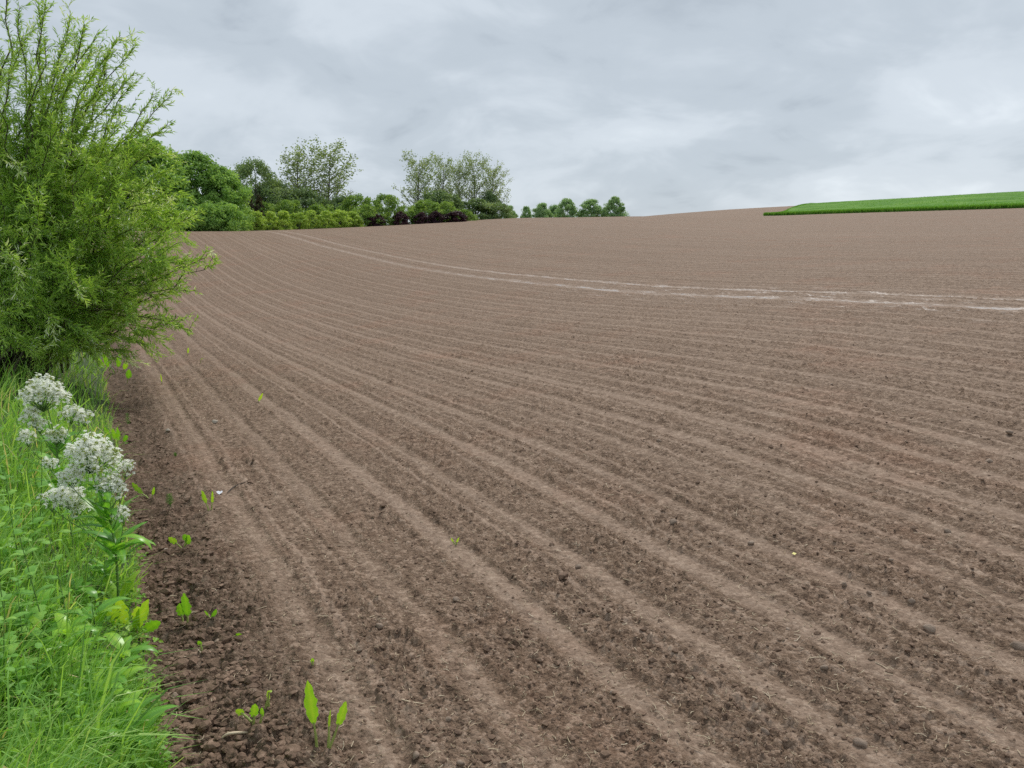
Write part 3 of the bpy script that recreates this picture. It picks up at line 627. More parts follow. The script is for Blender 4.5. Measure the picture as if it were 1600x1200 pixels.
# ------------------------------------------------------------------ willow at the field margin
def willow():
    rg = np.random.default_rng(77)
    D = 11.6
    b = at_depth(20, 560, D); b[2] = float(ground([b[0]], [b[1]])[0])
    tips = [(15, -40, 11.5), (60, 5, 11.2), (-40, -90, 12), (30, 20, 10.9), (130, 45, 11.3), (180, 62, 11.6), (95, 110, 10.8), (150, 150, 11), (205, 135, 11.7), (-60, 60, 10.5), (0, 120, 10.3),
            (60, 90, 12.2), (120, 190, 12.4), (235, 240, 11.5), (200, 250, 10.8), (262, 300, 11.2), (268, 350, 11.4), (275, 410, 11.6), (255, 395, 11), (245, 465, 11.3), (240, 518, 11.2), (232, 540, 10.9), (180, 560, 11),
            (250, 440, 12.2), (240, 330, 12.5), (60, 320, 9.6), (20, 400, 9.2), (110, 420, 9.6), (90, 500, 9.7), (150, 470, 10), (0, 500, 9.4), (-50, 300, 9.4), (-100, 450, 9.6), (40, 545, 9.8), (120, 545, 10.1),
            (100, 300, 13.2), (0, 200, 13.2), (200, 400, 13.2), (-80, 100, 13), (60, 420, 13.6), (-120, 0, 11.5), (-160, 200, 11), (-200, 350, 11.6), (170, 330, 10.2), (140, 250, 10.4), (210, 470, 10.6), (170, 400, 11.8), (90, 200, 10.2), (40, 250, 10.4),
            (250, 380, 10.6), (220, 300, 11.9), (160, 530, 10.5), (265, 420, 10.9), (80, 540, 10.6), (20, 470, 10.0), (-30, 400, 10.2), (150, 210, 11.6), (60, 160, 11.6), (10, 320, 10.6), (110, 350, 10.7),
            (180, 130, 11.2), (165, 90, 11.4), (215, 200, 11.2), (185, 200, 10.9), (255, 270, 11.3), (270, 330, 11.5), (225, 350, 11.0), (250, 370, 11.2), (262, 430, 11.4), (215, 500, 11.0), (150, 110, 10.6), (70, 60, 10.6), (110, 30, 11.8), (20, 80, 11.0), (50, 130, 10.8), (190, 170, 11.5), (275, 345, 12.0), (190, 290, 11.3), (200, 440, 11.0), (130, 100, 10.9), (40, 60, 11.6), (100, 60, 11.3), (145, 75, 11.7)]
    thin = [(268, 148, 11.9), (262, 195, 11.6), (245, 228, 11.3), (315, 330, 11.3), (338, 410, 11.6), (322, 402, 11.2), (300, 518, 11.2), (286, 500, 10.9), (232, 190, 11.7), (206, 118, 11.4), (188, 55, 11.8), (132, 38, 11.2), (72, 4, 11.0), (150, 60, 11.6), (300, 455, 11.0), (210, 75, 12.0), (240, 150, 12.2)]
    tb = Tubes(); LP = []; LD = []; LB = []
    def leafline(p0, p1, spacing, bright, bend=0.0):
        ln = np.linalg.norm(p1 - p0); m = max(2, int(ln / spacing)); t = (np.arange(m) + rg.random(m)) / m
        LP.append(p0 + (p1 - p0) * t[:, None]); d = unit(p1 - p0)
        LD.append(unit(d[None] * 0.85 + 0.75 * unit(rg.normal(size=(m, 3))) + np.array([0.12, 0, -0.12])))
        LB.append(np.clip(bright + rg.normal(size=m) * 0.17, 0, 1))
    mats = None
    for ti, tp in enumerate(tips + thin):
        tip = at_depth(*tp); st = b + np.array([rg.normal() * 0.35, rg.normal() * 0.35, 0])
        st[0] = min(st[0], b[0] + 0.5)
        dv = tip - st; ln = np.linalg.norm(dv)
        c1 = st + np.array([dv[0] * 0.32, dv[1] * 0.32, max(dv[2] * 0.62, 0.25 * ln)])
        if tip[2] < 1.4: c1[2] = st[2] + 0.5 + 0.75 * (tip[2] - st[2])
        q = np.linspace(0, 1, 14)[:, None]
        pts = (1 - q) ** 2 * st + 2 * q * (1 - q) * c1 + q ** 2 * tip
        pts[1:-1] += rg.normal(size=(12, 3)) * 0.04 + np.sin(np.linspace(0, 3.1, 12))[:, None] * rg.normal(size=(1, 3)) * 0.16
        r0 = 0.007 + 0.0034 * ln
        tb.add(pts, r0 * (1 - 0.88 * q[:, 0]) + 0.0015, 5)
        sparse = ti >= len(tips)
        seg = np.linalg.norm(np.diff(pts, axis=0), axis=1); acc = np.concatenate([[0], np.cumsum(seg)]); tot = acc[-1]
        pos = tot * (0.5 if sparse else 0.22)
        while pos < tot:
            f = pos / tot; p0 = np.array([np.interp(pos, acc, pts[:, k]) for k in range(3)]); tn = unit(np.array([np.interp(min(pos + .1, tot), acc, pts[:, k]) for k in range(3)]) - p0 + 1e-6)
            d = unit(0.75 * tn + 0.75 * unit(rg.normal(size=3)) + np.array([0, 0, 0.22]))
            sl = (0.30 + 0.62 * rg.random()) * (1.05 - 0.62 * f)
            airy = np.clip((p0[2] - 2.7) / 1.6, 0, 1); k_ = 1 + 0.9 * airy; sl *= 1 - 0.3 * airy
            if p0[2] > 2.9: d = unit(d + tn * 0.9)
            if sparse: sl *= 0.6; k_ = 1.0
            e = p0 + d * sl + np.array([0.03, 0, -0.04 * sl]); mid = (p0 + e) / 2 + rg.normal(size=3) * 0.02 + np.array([0, 0, 0.03])
            tb.add([p0, mid, e], [0.0045, 0.0032, 0.0012], 3)
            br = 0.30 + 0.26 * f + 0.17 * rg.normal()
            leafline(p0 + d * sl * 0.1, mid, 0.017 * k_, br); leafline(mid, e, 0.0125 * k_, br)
            if not sparse or rg.random() < 0.3:
                for _ in range((4 if airy < .4 else 2) if not sparse else 1):
                    k = 0.25 + 0.7 * rg.random(); w0 = p0 + (e - p0) * k
                    w1 = w0 + unit(0.8 * d + 0.8 * unit(rg.normal(size=3)) + np.array([0.1, 0, -0.05])) * (0.12 + 0.2 * rg.random())
                    tb.add([w0, w1], [0.002, 0.001], 3); leafline(w0, w1, 0.013 * k_, br + 0.05)
            pos += 0.125 + 0.10 * rg.random() if not sparse else 0.11
        for k in range(6, 13):
            if not sparse: leafline(pts[k], pts[k + 1], 0.014, 0.55)
        leafline(pts[-2], pts[-1], 0.012, 0.65)
    LP = np.concatenate(LP); LD = np.concatenate(LD); LB = np.concatenate(LB)
    keep = LP[:, 2] > ground(LP[:, 0], LP[:, 1]) + 0.05
    LP, LD, LB = LP[keep], LD[keep], LB[keep]; n = len(LP)
    nr_ = unit(unit(rg.normal(size=(n, 3))) + np.array([0, 0, 0.5]))
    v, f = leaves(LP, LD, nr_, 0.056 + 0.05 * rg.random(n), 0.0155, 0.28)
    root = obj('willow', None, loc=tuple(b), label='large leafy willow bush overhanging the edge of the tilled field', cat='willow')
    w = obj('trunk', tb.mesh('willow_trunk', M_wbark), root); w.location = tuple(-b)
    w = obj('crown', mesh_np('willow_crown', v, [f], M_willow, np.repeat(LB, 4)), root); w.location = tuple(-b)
    return n
NW = willow()

# ------------------------------------------------------------------ grass and herbs on the verge
def scatter(n, r0, r1, a0, a1, power=1.0):
    """more where it is near"""
    k = rng.random(n) ** power; r = 1 / (1 / r1 + (1 / r0 - 1 / r1) * k); a = np.radians(rng.uniform(a0, a1, n)); return r * np.sin(a), r * np.cos(a), r
def verge_pts(n, r0, r1, a0, a1, gap=0.02):
    x, y, r = scatter(n, r0, r1, a0, a1); u = x * RN[0] + y * RN[1]; s = x * RD[0] + y * RD[1]
    k = (u < edge_at(s) - gap) & (u > -9); return x[k], y[k], r[k], u[k] - edge_at(s)[k]
x, y, r, ue = verge_pts(150000, 1.5, 17, -75, -18, -0.02)
n = len(x); z = full(x, y)
hl = rng.lognormal(math.log(0.19), 0.50, n) * np.interp(r, [1.5, 4, 8], [0.95, 1.0, 1.45]) * np.interp(-ue, [0, 0.25, 0.8], [0.5, 0.8, 1.15])
hb = at_depth(188, 985, 4.05)
for fx_, fy_ in [(hb[0], hb[1]), (hb[0] * .94, hb[1] * .94), (hb[0] * .88, hb[1] * .88), (hb[0] * .82 , hb[1] * .82)]:
    hl *= 0.35 + 0.65 * sstep(0.05, 0.28, np.hypot(x - fx_, y - fy_))
hl *= 0.45 + 1.1 * np.clip(perlin(x * 2.2, y * 2.2, 91) + 0.45, 0, 1); hl = np.clip(hl, 0.04, 0.62)
lean = unit(np.column_stack([0.55 + rng.normal(size=n) * 0.75, 0.05 + rng.normal(size=n) * 0.75, np.zeros(n)])); bend = rng.uniform(0.15, 0.95, n) * hl
side = np.column_stack([-lean[:, 1], lean[:, 0], np.zeros(n)]); tw = rng.normal(size=n) * 0.8
side = side * np.cos(tw)[:, None] + lean * np.sin(tw)[:, None]
wd = rng.choice([0.0022, 0.0035, 0.0055], n, p=[.4, .4, .2]) * rng.uniform(.8, 1.2, n) * np.interp(r, [2, 8, 15], [1, 1.5, 2.2])
base = np.column_stack([x, y, z - 0.01]); vs = []
for t, wf in ((0, 1), (0.4, 0.95), (0.75, 0.62)):
    p = base + lean * (bend * t ** 2)[:, None]; p[:, 2] += hl * (t - 0.22 * t ** 3 * (bend / hl) ** 1.0)
    vs += [p - side * (wd * wf)[:, None], p + side * (wd * wf)[:, None]]
p = base + lean * bend[:, None]; p[:, 2] += hl * (1 - 0.42 * bend / hl); vs.append(p)
v = np.stack(vs, 1).reshape(-1, 3); b = np.arange(n)[:, None] * 7
fq = np.concatenate([b + np.array([[0, 1, 3, 2]]), b + np.array([[2, 3, 5, 4]])]); ft = b + np.array([[4, 5, 6]])
cr = np.clip(0.45 + 0.24 * rng.normal(size=n) + 0.25 * perlin(x * 0.8, y * 0.8, 95), 0, 0.95); cr[rng.random(n) < 0.03] = 1.0
obj('grass', mesh_np('grass', v, [fq, ft], M_grass, np.repeat(cr, 7)), label='long green grass covering the verge beside the tilled field', cat='grass', kind='stuff')
NG = n
# low broad herb leaves between the grass, thicker towards the edge
x, y, r, ue = verge_pts(42000, 1.8, 9, -60, -18, -0.07)
k = rng.random(len(x)) < np.interp(-ue, [0, 0.18, 0.5, 1.2], [0.9, 0.5, 0.16, 0.08]); x, y, r, ue = x[k], y[k], r[k], ue[k]
n = len(x); z = full(x, y) + rng.random(n) ** 1.3 * np.interp(-ue, [0, 0.3, 1], [0.12, 0.28, 0.36]) + 0.01
d = unit(np.column_stack([rng.normal(size=n), rng.normal(size=n), rng.normal(size=n) * 0.35])); nn = unit(np.column_stack([rng.normal(size=n) * .5, rng.normal(size=n) * .5 - .2, np.ones(n)]))
ln = rng.uniform(0.012, 0.045, n)
v, f = leaves(np.column_stack([x, y, z]), d, nn, ln, ln * rng.uniform(0.35, 0.8, n), 0.2)
hc = np.clip(0.5 + 0.22 * rng.normal(size=n) + 0.3 * perlin(x * 2, y * 2, 97), 0, 1)
obj('herb_cover', mesh_np('herb_cover', v, [f], M_herb, np.repeat(hc, 4)), label='low broadleaf weeds growing through the grass at the verge edge', cat='weeds', kind='stuff')

def blade_mesh(name, ln, wd, droop, wave, seed, mat, rndv=0.5, nx=13, tooth=0.0, oval=0.8, cup=0.15):
    """leaf blade growing along +Z from the origin, face towards -Y; droop bends the tip towards -Y"""
    rg = np.random.default_rng(seed); t = np.linspace(0, 1, nx)
    w = wd * np.sin(np.pi * np.clip(t, 0, 1) ** oval) ** 0.7 * 0.5; w[0] = wd * 0.06; w[-1] = 0.002 * wd
    ed = np.stack([1 + wave * np.sin(t * 23 + rg.random() * 6 + k) + rg.normal(size=nx) * wave * 0.6 + tooth * (np.arange(nx) % 2) for k in (0, 2)], 1)
    th_ = droop * t ** 1.5; dz = np.cos(th_); dy = -np.sin(th_)
    cz = np.concatenate([[0], np.cumsum((dz[1:] + dz[:-1]) / 2)]) * ln / (nx - 1); cyy = np.concatenate([[0], np.cumsum((dy[1:] + dy[:-1]) / 2)]) * ln / (nx - 1)
    rows = []
    for k in (-1, -0.5, 0, 0.5, 1):
        e = ed[:, 0] if k < 0 else ed[:, 1]
        xx = w * k * e; off = cup * np.abs(k) * w + wave * wd * 0.25 * abs(k) * np.sin(t * 19 + seed + k * 2)
        rows.append(np.stack([xx, cyy - off * np.cos(th_), cz - off * np.sin(th_)], 1))
    v = np.stack(rows, 1).reshape(-1, 3)
    i = np.arange(nx - 1)[:, None] * 5; j = np.arange(4)[None]
    f = np.stack([i + j, i + j + 1, i + 6 + j, i + 5 + j], -1).reshape(-1, 4)
    rr = np.full(len(v), rndv) + rg.normal(size=len(v)) * 0.05; rr[2::5] += 0.25
    return mesh_np(name, v, [f], mat, np.clip(rr, 0, 1), True)
def rod_mesh(name, pts, radii, mat, sides=5, rndv=0.5):
    tb = Tubes(); tb.add(pts, radii, sides, rndv); return tb.mesh(name, mat)

# nettles and other upright weeds on the verge
NL = [blade_mesh('nettle_leaf%d' % k, 0.075, 0.042, 1.0 + 0.25 * k, 0.06, k, M_nettle, 0.35 + 0.2 * k, 9, 0.22, 0.62) for k in range(3)]
nst = []
for h_ in (0.28, 0.36, 0.44):
    tt = np.linspace(0, 1, 5); nst.append((h_, rod_mesh('nettle_stem', np.stack([0.02 * np.sin(tt * 2), 0.015 * tt, tt * h_], 1), 0.0028 * (1 - .6 * tt), M_stem)))
spots = []
tries = 0
while len(spots) < 60 and tries < 4000:
    tries += 1
    px = rng.uniform(-40, 225); py = rng.uniform(690, 1190)
    rr_ = ray(px, py); t = (0.15 - EYE) / rr_[2]; q = rr_ * t; u = q[0] * RN[0] + q[1] * RN[1]; s = q[0] * RD[0] + q[1] * RD[1]
    if u > EDGE - 0.12 or u < -1.6: continue
    if any((q[0] - a) ** 2 + (q[1] - b_) ** 2 < 0.11 ** 2 for a, b_ in spots): continue
    spots.append((q[0], q[1]))
for k, (x, y) in enumerate(spots):
    z = float(full([x], [y])[0]); h_, sm = nst[k % 3]; u = x * RN[0] + y * RN[1]
    e = obj('nettle', None, loc=(x, y, z - 0.01), rot=(rng.normal() * .08, rng.normal() * .08, rng.random() * 6), label='leafy green nettle growing in the verge grass', cat='nettle', group='nettles on the verge')
    scl = rng.uniform(0.95, 1.55) * (0.6 if u > -0.2 else 1.0); e.scale = (scl,) * 3
    obj('stem', sm, e)
    lv = int(h_ / 0.062)
    for q in range(2, lv + 1):
        zz_ = h_ * q / lv; tt = q / lv
        for sgn in (0, 1):
            o = obj('leaf', NL[(k + q) % 3], e, loc=(0.02 * math.sin(tt * 2), 0.015 * tt, zz_ - 0.004)); kk = 1.15 - 0.65 * tt
            o.rotation_euler = (math.radians(70 - 25 * tt), 0, q * math.pi / 2 + sgn * math.pi + random.gauss(0, .2)); o.scale = (kk,) * 3

# broad leaved weeds leaning out over the soil edge
for k, (px, py) in enumerate([(172, 1075), (150, 1120), (185, 1140), (60, 1010), (30, 900), (112, 1050), (205, 1170), (120, 960), (165, 905), (40, 1110), (150, 1000), (190, 1035)]):
    rr_ = ray(px, py); t = (0.12 - EYE) / rr_[2]; q = rr_ * t; z = float(full([q[0]], [q[1]])[0])
    e = obj('dock_plant', None, loc=(q[0], q[1], z), rot=(0, 0, k * 1.7), label='broad leaved pale green weed spreading its leaves among the verge grass', cat='weed', group='broad leaved weeds on the verge')
    for w in range(8):
        o = obj('leaf', blade_mesh('dock_leaf', 0.13 + 0.07 * random.random(), 0.045 + 0.02 * random.random(), 0.9 + random.random(), 0.08, k * 10 + w, M_horse, 0.3 + 0.5 * random.random(), 10), e, loc=(0.01 * math.cos(w), 0.01 * math.sin(w), 0.08 + 0.012 * w))
        o.rotation_euler = (Matrix.Rotation(w * 2.4, 3, 'Z') @ Matrix.Rotation(math.radians(28 + 30 * random.random()), 3, 'X')).to_euler()
    obj('stem', rod_mesh('dock_stem', [(0, 0, -.02), (0, 0, .1), (0.004, 0, .2)], [.005, .004, .002], M_stem), e)

# ------------------------------------------------------------------ flowering horseradish at the verge edge
def cluster_mesh(name, seed, rx, rz, nfl):
    rg = np.random.default_rng(seed)
    # several racemes make one head
    nr_ = max(3, nfl // 14); an = rg.random(nr_) * 6.28; rd = np.sqrt(rg.random(nr_)) * rx * 0.95
    cen = np.stack([rd * np.cos(an), rd * np.sin(an), rz * (np.sqrt(np.maximum(1 - (rd / rx) ** 2, 0)) * (0.55 + 0.45 * rg.random(nr_)) - 0.25 * rg.random(nr_))], 1)
    c = cen[rg.integers(nr_, size=nfl)]; d = unit(rg.normal(size=(nfl, 3)) + np.array([0, -0.2, 0.8])); R_ = 0.018 + 0.016 * rg.random(nfl)
    pos = c + d * R_[:, None] * np.array([1, 1, 1.5])
    V_ = []; Fq = []; n0 = 0
    fn = unit(0.7 * d + 0.35 * rg.normal(size=(nfl, 3)) + np.array([0, -0.15, 0.9])); a = unit(np.cross(fn, rg.normal(size=(nfl, 3)))); b_ = np.cross(fn, a)
    pl = 0.0098 + 0.003 * rg.random(nfl)
    for k in range(4):
        co, si = math.cos(k * math.pi / 2), math.sin(k * math.pi / 2)
        dd = a * co + b_ * si; ss = -a * si + b_ * co
        p0 = pos; p1 = pos + dd * (pl * .62)[:, None] + ss * (pl * .42)[:, None] + fn * 0.0012; p2 = pos + dd * pl[:, None] + fn * 0.0005; p3 = pos + dd * (pl * .62)[:, None] - ss * (pl * .42)[:, None] + fn * 0.0012
        V_.append(np.stack([p0, p1, p2, p3], 1).reshape(-1, 3)); Fq.append(np.arange(nfl * 4).reshape(-1, 4) + n0); n0 += nfl * 4
    fl = mesh_np(name + '_petals', np.concatenate(V_), [np.concatenate(Fq)], M_petal, np.tile(np.repeat(rg.random(nfl), 4), 4))
    nb_ = nr_ * 16
    bp = cen[rg.integers(nr_, size=nb_)] + np.array([0, 0, 0.022]) + rg.normal(size=(nb_, 3)) * 0.0055
    oc = np.array([[1, 0, 0], [-1, 0, 0], [0, 1, 0], [0, -1, 0], [0, 0, 1.4], [0, 0, -1.4]]) * 0.0034
    of = np.array([[0, 2, 4], [2, 1, 4], [1, 3, 4], [3, 0, 4], [2, 0, 5], [1, 2, 5], [3, 1, 5], [0, 3, 5]])
    bd = mesh_np(name + '_buds', (bp[:, None] + oc[None]).reshape(-1, 3), [(np.arange(nb_)[:, None, None] * 6 + of[None]).reshape(-1, 3)], M_bud, np.repeat(rg.random(nb_), 6))
    tb = Tubes()
    for q in cen:
        tb.add([np.array([0, 0, -0.05]), np.array([q[0] * .5, q[1] * .5, q[2] * .35 - .02]), q + np.array([0, 0, .018])], [0.002, 0.0016, 0.001], 3)
    return fl, bd, tb.mesh(name + '_stalks', M_stem)
CL = [cluster_mesh('head_big', 1, 0.14, 0.18, 950), cluster_mesh('head_mid', 2, 0.08, 0.085, 340), cluster_mesh('head_small', 3, 0.055, 0.05, 140)]
def horseradish(label, bpx, bpy, depth, stem_top, heads, lvs, zoff=0.0):
    b = at_depth(bpx, bpy, depth); b[2] = float(ground([b[0]], [b[1]])[0])
    root = obj('horseradish_plant', None, loc=tuple(b), label=label, cat='flower', group='white flowering horseradish on the verge edge')
    tp = at_depth(*stem_top, depth) - b; tt = np.linspace(0, 1, 8)[:, None]
    main = tp * tt + np.array([0.03, 0.01, 0]) * np.sin(tt * 3.1)
    obj('stem', rod_mesh('stem', main, 0.0075 * (1 - .55 * tt[:, 0]), M_stem, 6, 0.55), root)
    for px, py, dd, kind, scl in heads:
        c = at_depth(px, py, depth + dd) - b
        a = np.clip((c[2] - 0.22) / tp[2], 0.25, 0.97); p0 = np.array([np.interp(a, tt[:, 0], main[:, k]) for k in range(3)])
        mid = (p0 + c) / 2 + np.array([(c[0] - p0[0]) * .2, 0, -.03])
        q = np.linspace(0, 1, 6)[:, None]; pts = (1 - q) ** 2 * p0 + 2 * q * (1 - q) * mid + q ** 2 * (c + np.array([0, 0, -0.03]))
        obj('side_stem', rod_mesh('side_stem', pts, 0.0036 * (1 - .5 * q[:, 0]), M_stem, 5), root)
        fl, bd, stk = CL[kind]
        h = obj('flower_head', fl, root, kind='stuff', loc=tuple(c), rot=(rng.normal() * .12, rng.normal() * .12, rng.random() * 6), scale=scl)
        obj('buds', bd, h, kind='stuff'); obj('stalks', stk, h)
    for a, yaw, tilt, ln, wd, droop, rv in lvs:
        p0 = np.array([np.interp(a, tt[:, 0], main[:, k]) for k in range(3)])
        o = obj('leaf', blade_mesh('horseradish_leaf', ln, wd, droop, 0.07, int(a * 100 + yaw), M_horse, rv, 15), root, loc=tuple(p0))
        # tilt from the vertical towards yaw (0 = away from the viewer, 90 = to the right)
        o.rotation_euler = Matrix.Rotation(math.radians(-yaw), 3, 'Z').to_4x4().to_3x3().to_euler() if False else (Matrix.Rotation(math.radians(180 - yaw), 3, 'Z') @ Matrix.Rotation(math.radians(tilt), 3, 'X')).to_euler()
    return root
random_lv = lambda n, lo, hi, seed: [(float(np.random.default_rng(seed + k).uniform(lo, hi)), float(np.random.default_rng(seed + k + 50).uniform(0, 360)), float(np.random.default_rng(seed + k + 90).uniform(25, 55)), float(np.random.default_rng(seed + k + 130).uniform(.15, .27)), float(np.random.default_rng(seed + k + 170).uniform(.045, .07)), float(np.random.default_rng(seed + k + 210).uniform(.6, 1.5)), float(np.random.default_rng(seed + k + 250).uniform(.2, .6))) for k in range(n)]
horseradish('tall horseradish with the largest white flower heads, standing right at the soil edge', 188, 985, 4.05, (150, 735),
            [(142, 728, 0, 0, .95), (112, 752, -.06, 1, .8), (170, 764, -.05, 1, .8), (196, 737, .02, 2, .8), (186, 772, -.04, 2, .9), (110, 786, .03, 1, .95), (82, 786, .0, 2, 1), (192, 808, 0, 2, .75), (118, 800, .05, 2, 1.0), (80, 728, .08, 2, .6)],
            random_lv(24, .3, .85, 400) + [(.5, 95, 62, .26, .05, 1.9, .55), (.42, 80, 48, .24, .06, 1.7, .6), (.5, 265, 55, .24, .05, 1.2, .3), (.62, 60, 28, .2, .05, .9, .35), (.58, 250, 60, .2, .045, 1.0, .25),
              (.03, 75, 34, .24, .06, .5, .95), (.02, 40, 20, .22, .075, .9, 1.0), (.02, 110, 58, .18, .06, .7, .7), (.02, 300, 22, .2, .06, .9, .85)])
horseradish('shorter horseradish with smaller white flower heads, deeper in the grass', 95, 850, 5.1, (75, 640),
            [(68, 632, 0, 0, 1.0), (110, 652, .0, 2, 1.0), (131, 656, .05, 2, 1.0), (52, 656, -.05, 2, 1.1), (43, 688, 0, 2, .95), (88, 687, .0, 1, .85), (62, 668, -.04, 2, .9)], random_lv(18, .25, .8, 600))

# ------------------------------------------------------------------ young horseradish shoots on the bare soil
def on_soil(px, py):
    r = ray(px, py); z = 0.0
    for _ in range(6):
        t = (z - EYE) / r[2]; q = r * t; z = float(full([q[0]], [q[1]])[0])
    return np.array([q[0], q[1], z])
def shoot(px, py, lvs, label, mat=None, cat='seedling', name='horseradish_shoot'):
    """lvs: (dx m, petiole length, blade length, width, lean degrees to the right, facing degrees, droop, tone)"""
    b = on_soil(px, py)
    root = obj(name, None, loc=tuple(b), label=label, cat=cat, group='young shoots on the bare soil')
    for k, (dx, pl, ln, wd, lean, face, droop, tone) in enumerate(lvs):
        l = math.radians(lean); R_ = Matrix.Rotation(math.radians(lean), 3, 'Y') @ Matrix.Rotation(math.radians(face), 3, 'Z') @ Matrix.Rotation(math.radians(6), 3, 'X')
        tip = R_ @ Vector((0, 0, pl))
        o = obj('leaf', blade_mesh('shoot_leaf', ln, wd, droop, 0.15, px + k * 7, mat or M_shoot, tone, 16, 0.0, 0.75), root, loc=(dx + tip.x, 0.01 * k + tip.y, tip.z), rot=R_.to_euler())
        pt = obj('petiole', rod_mesh('petiole', [(0, 0, 0.012), (0.002, 0, -pl * .5), (0, 0, -pl - 0.015)], [0.0036, 0.0052, 0.0062], M_petiole, 5, 0.4 + .1 * k), o)
    return root
shoot(497, 1168, [(-.005, .105, .215, .045, -3, 8, .25, .55), (.045, .10, .13, .034, 22, -12, .3, .6), (.035, .07, .09, .012, 0, 50, .2, .75)], 'bright green shoot with two tall wavy upright leaves on bare soil')
shoot(400, 1138, [(-.01, .03, .08, .035, 6, 20, .5, .5), (.015, .03, .05, .025, 20, -30, .6, .5), (-.03, .04, .045, .03, -40, 10, .9, .65)], 'low crinkled green shoot beside a pale curved root')
shoot(415, 1110, [(0, .07, .05, .018, 12, 30, 2.0, .9), (.01, .03, .055, .014, 4, 0, .3, .9)], 'small yellowing shoot with a drooping leaf behind the crinkled one')
shoot(293, 972, [(.0, .035, .155, .06, 6, -15, .35, .25), (-.03, .03, .09, .045, -6, 25, .5, .2)], 'upright broad leaved green shoot in the cloddy furrow')
shoot(330, 968, [(0, .012, .075, .022, 28, 10, .5, .1), (-.01, .015, .045, .012, -25, 10, .4, .5)], 'small dark green shoot with one pointed leaf near the broad leaved one')
shoot(366, 995, [(0, .01, .05, .026, 62, 10, .8, .5)], 'tiny green leaf lying almost flat on a clod')
shoot(316, 1022, [(0, .03, .035, .022, -10, 10, .8, .45)], 'tiny roundish seedling leaf between the clods')
shoot(286, 858, [(0, .045, .10, .05, 38, -20, .9, .4), (-.015, .045, .075, .04, -42, 15, .7, .75), (.0, .05, .07, .045, 14, 0, .8, .0)], 'spreading three leaved green shoot in the furrow')
shoot(326, 796, [(0, .06, .12, .03, -14, 20, .3, .75), (.015, .06, .11, .026, 14, -20, .3, .8)], 'forked yellow green shoot beside the white scrap')
shoot(232, 778, [(0, .06, .15, .04, -48, 40, 1.2, .55), (.02, .03, .09, .024, 22, 0, .4, .6)], 'arching green shoot leaning back over the furrow towards the white flowers')
shoot(178, 695, [(-.02, .05, .17, .05, -16, 20, .5, .45), (.03, .05, .17, .05, 16, -10, .6, .3), (.07, .04, .15, .045, 36, 10, 1.2, .1), (.0, .05, .14, .05, 2, 0, .4, .4)], 'leafy clump of broad green leaves at the verge edge')
shoot(198, 600, [(0, .10, .20, .09, 18, 10, .8, .15)], 'single broad dark green leaf under the willow tips')
shoot(172, 582, [(0, .1, .28, .09, -8, 0, .5, .4), (.12, .1, .3, .09, 14, 20, .5, .35), (-.1, .08, .24, .08, -20, 20, .6, .5), (.2, .06, .22, .08, 34, 0, .8, .7)], 'big leafy clump at the soil edge below the willow')
shoot(403, 628, [(0, .02, .14, .035, 28, 20, .3, 1.0)], 'lone yellowish leaf standing in a seed row')
shoot(293, 556, [(0, .05, .14, .035, 12, 10, .5, .95)], 'thin yellow green shoot below the lowest willow twigs')
shoot(313, 566, [(0, .05, .10, .03, 10, 80, 2.2, 1.0)], 'curled yellow shoot next to the thin one')
shoot(253, 600, [(0, .03, .14, .022, 0, 10, .2, .95)], 'narrow upright yellow shoot in the bare soil')
shoot(222, 545, [(0, .06, .15, .05, 10, 20, .5, .95)], 'yellow leaf hanging among the willow twig tips near the soil')
shoot(488, 1040, [(0, .008, .03, .018, 5, 10, .4, .6)], 'tiny green seedling behind the two tall leaves')
shoot(712, 851, [(0, .01, .055, .012, 24, 0, .4, 1.0), (-.01, .01, .045, .012, -24, 0, .4, .95)], 'tiny yellow green seedling on a smooth seed row')
shoot(204, 992, [(0, .04, .23, .06, 34, -10, .4, .75), (-.03, .05, .18, .065, -2, 15, .5, .85), (.04, .02, .15, .055, 56, 0, .6, .35), (-.07, .04, .19, .05, -14, 20, .5, .7), (.01, .04, .15, .06, 14, 10, .8, .95)], 'bright cluster of broad basal leaves at the foot of the tall horseradish')
# feathery horsetails
def horsetail(px, py, h, w, label):
    b = on_soil(px, py); root = obj('horsetail', None, loc=tuple(b), label=label, cat='weed', group='feathery horsetails on the furrow')
    obj('stem', rod_mesh('horsetail_stem', [(0, 0, -.01), (0.002, 0, h * .5), (0, 0, h)], [.003, .0025, .001], M_stem), root)
    for k in range(7):
        tb = Tubes(); zz_ = h * (0.15 + 0.8 * k / 7)
        for q in range(9):
            a = q * .7 + k; e = np.array([math.cos(a), math.sin(a), 0.75]) * w * .5 * (1 - 0.55 * k / 7)
            tb.add([(0, 0, zz_), (e[0], e[1], zz_ + e[2])], [.0016, .0006], 3, .4)
        obj('whorl', tb.mesh('whorl', M_herb), root)
horsetail(266, 792, .11, .075, 'feathery green horsetail next to the arching shoot')
horsetail(200, 664, .17, .075, 'taller feathery grey green horsetail near the leafy clump at the verge edge')
horsetail(274, 712, .045, .04, 'tiny feathery green horsetail alone on the bare soil')

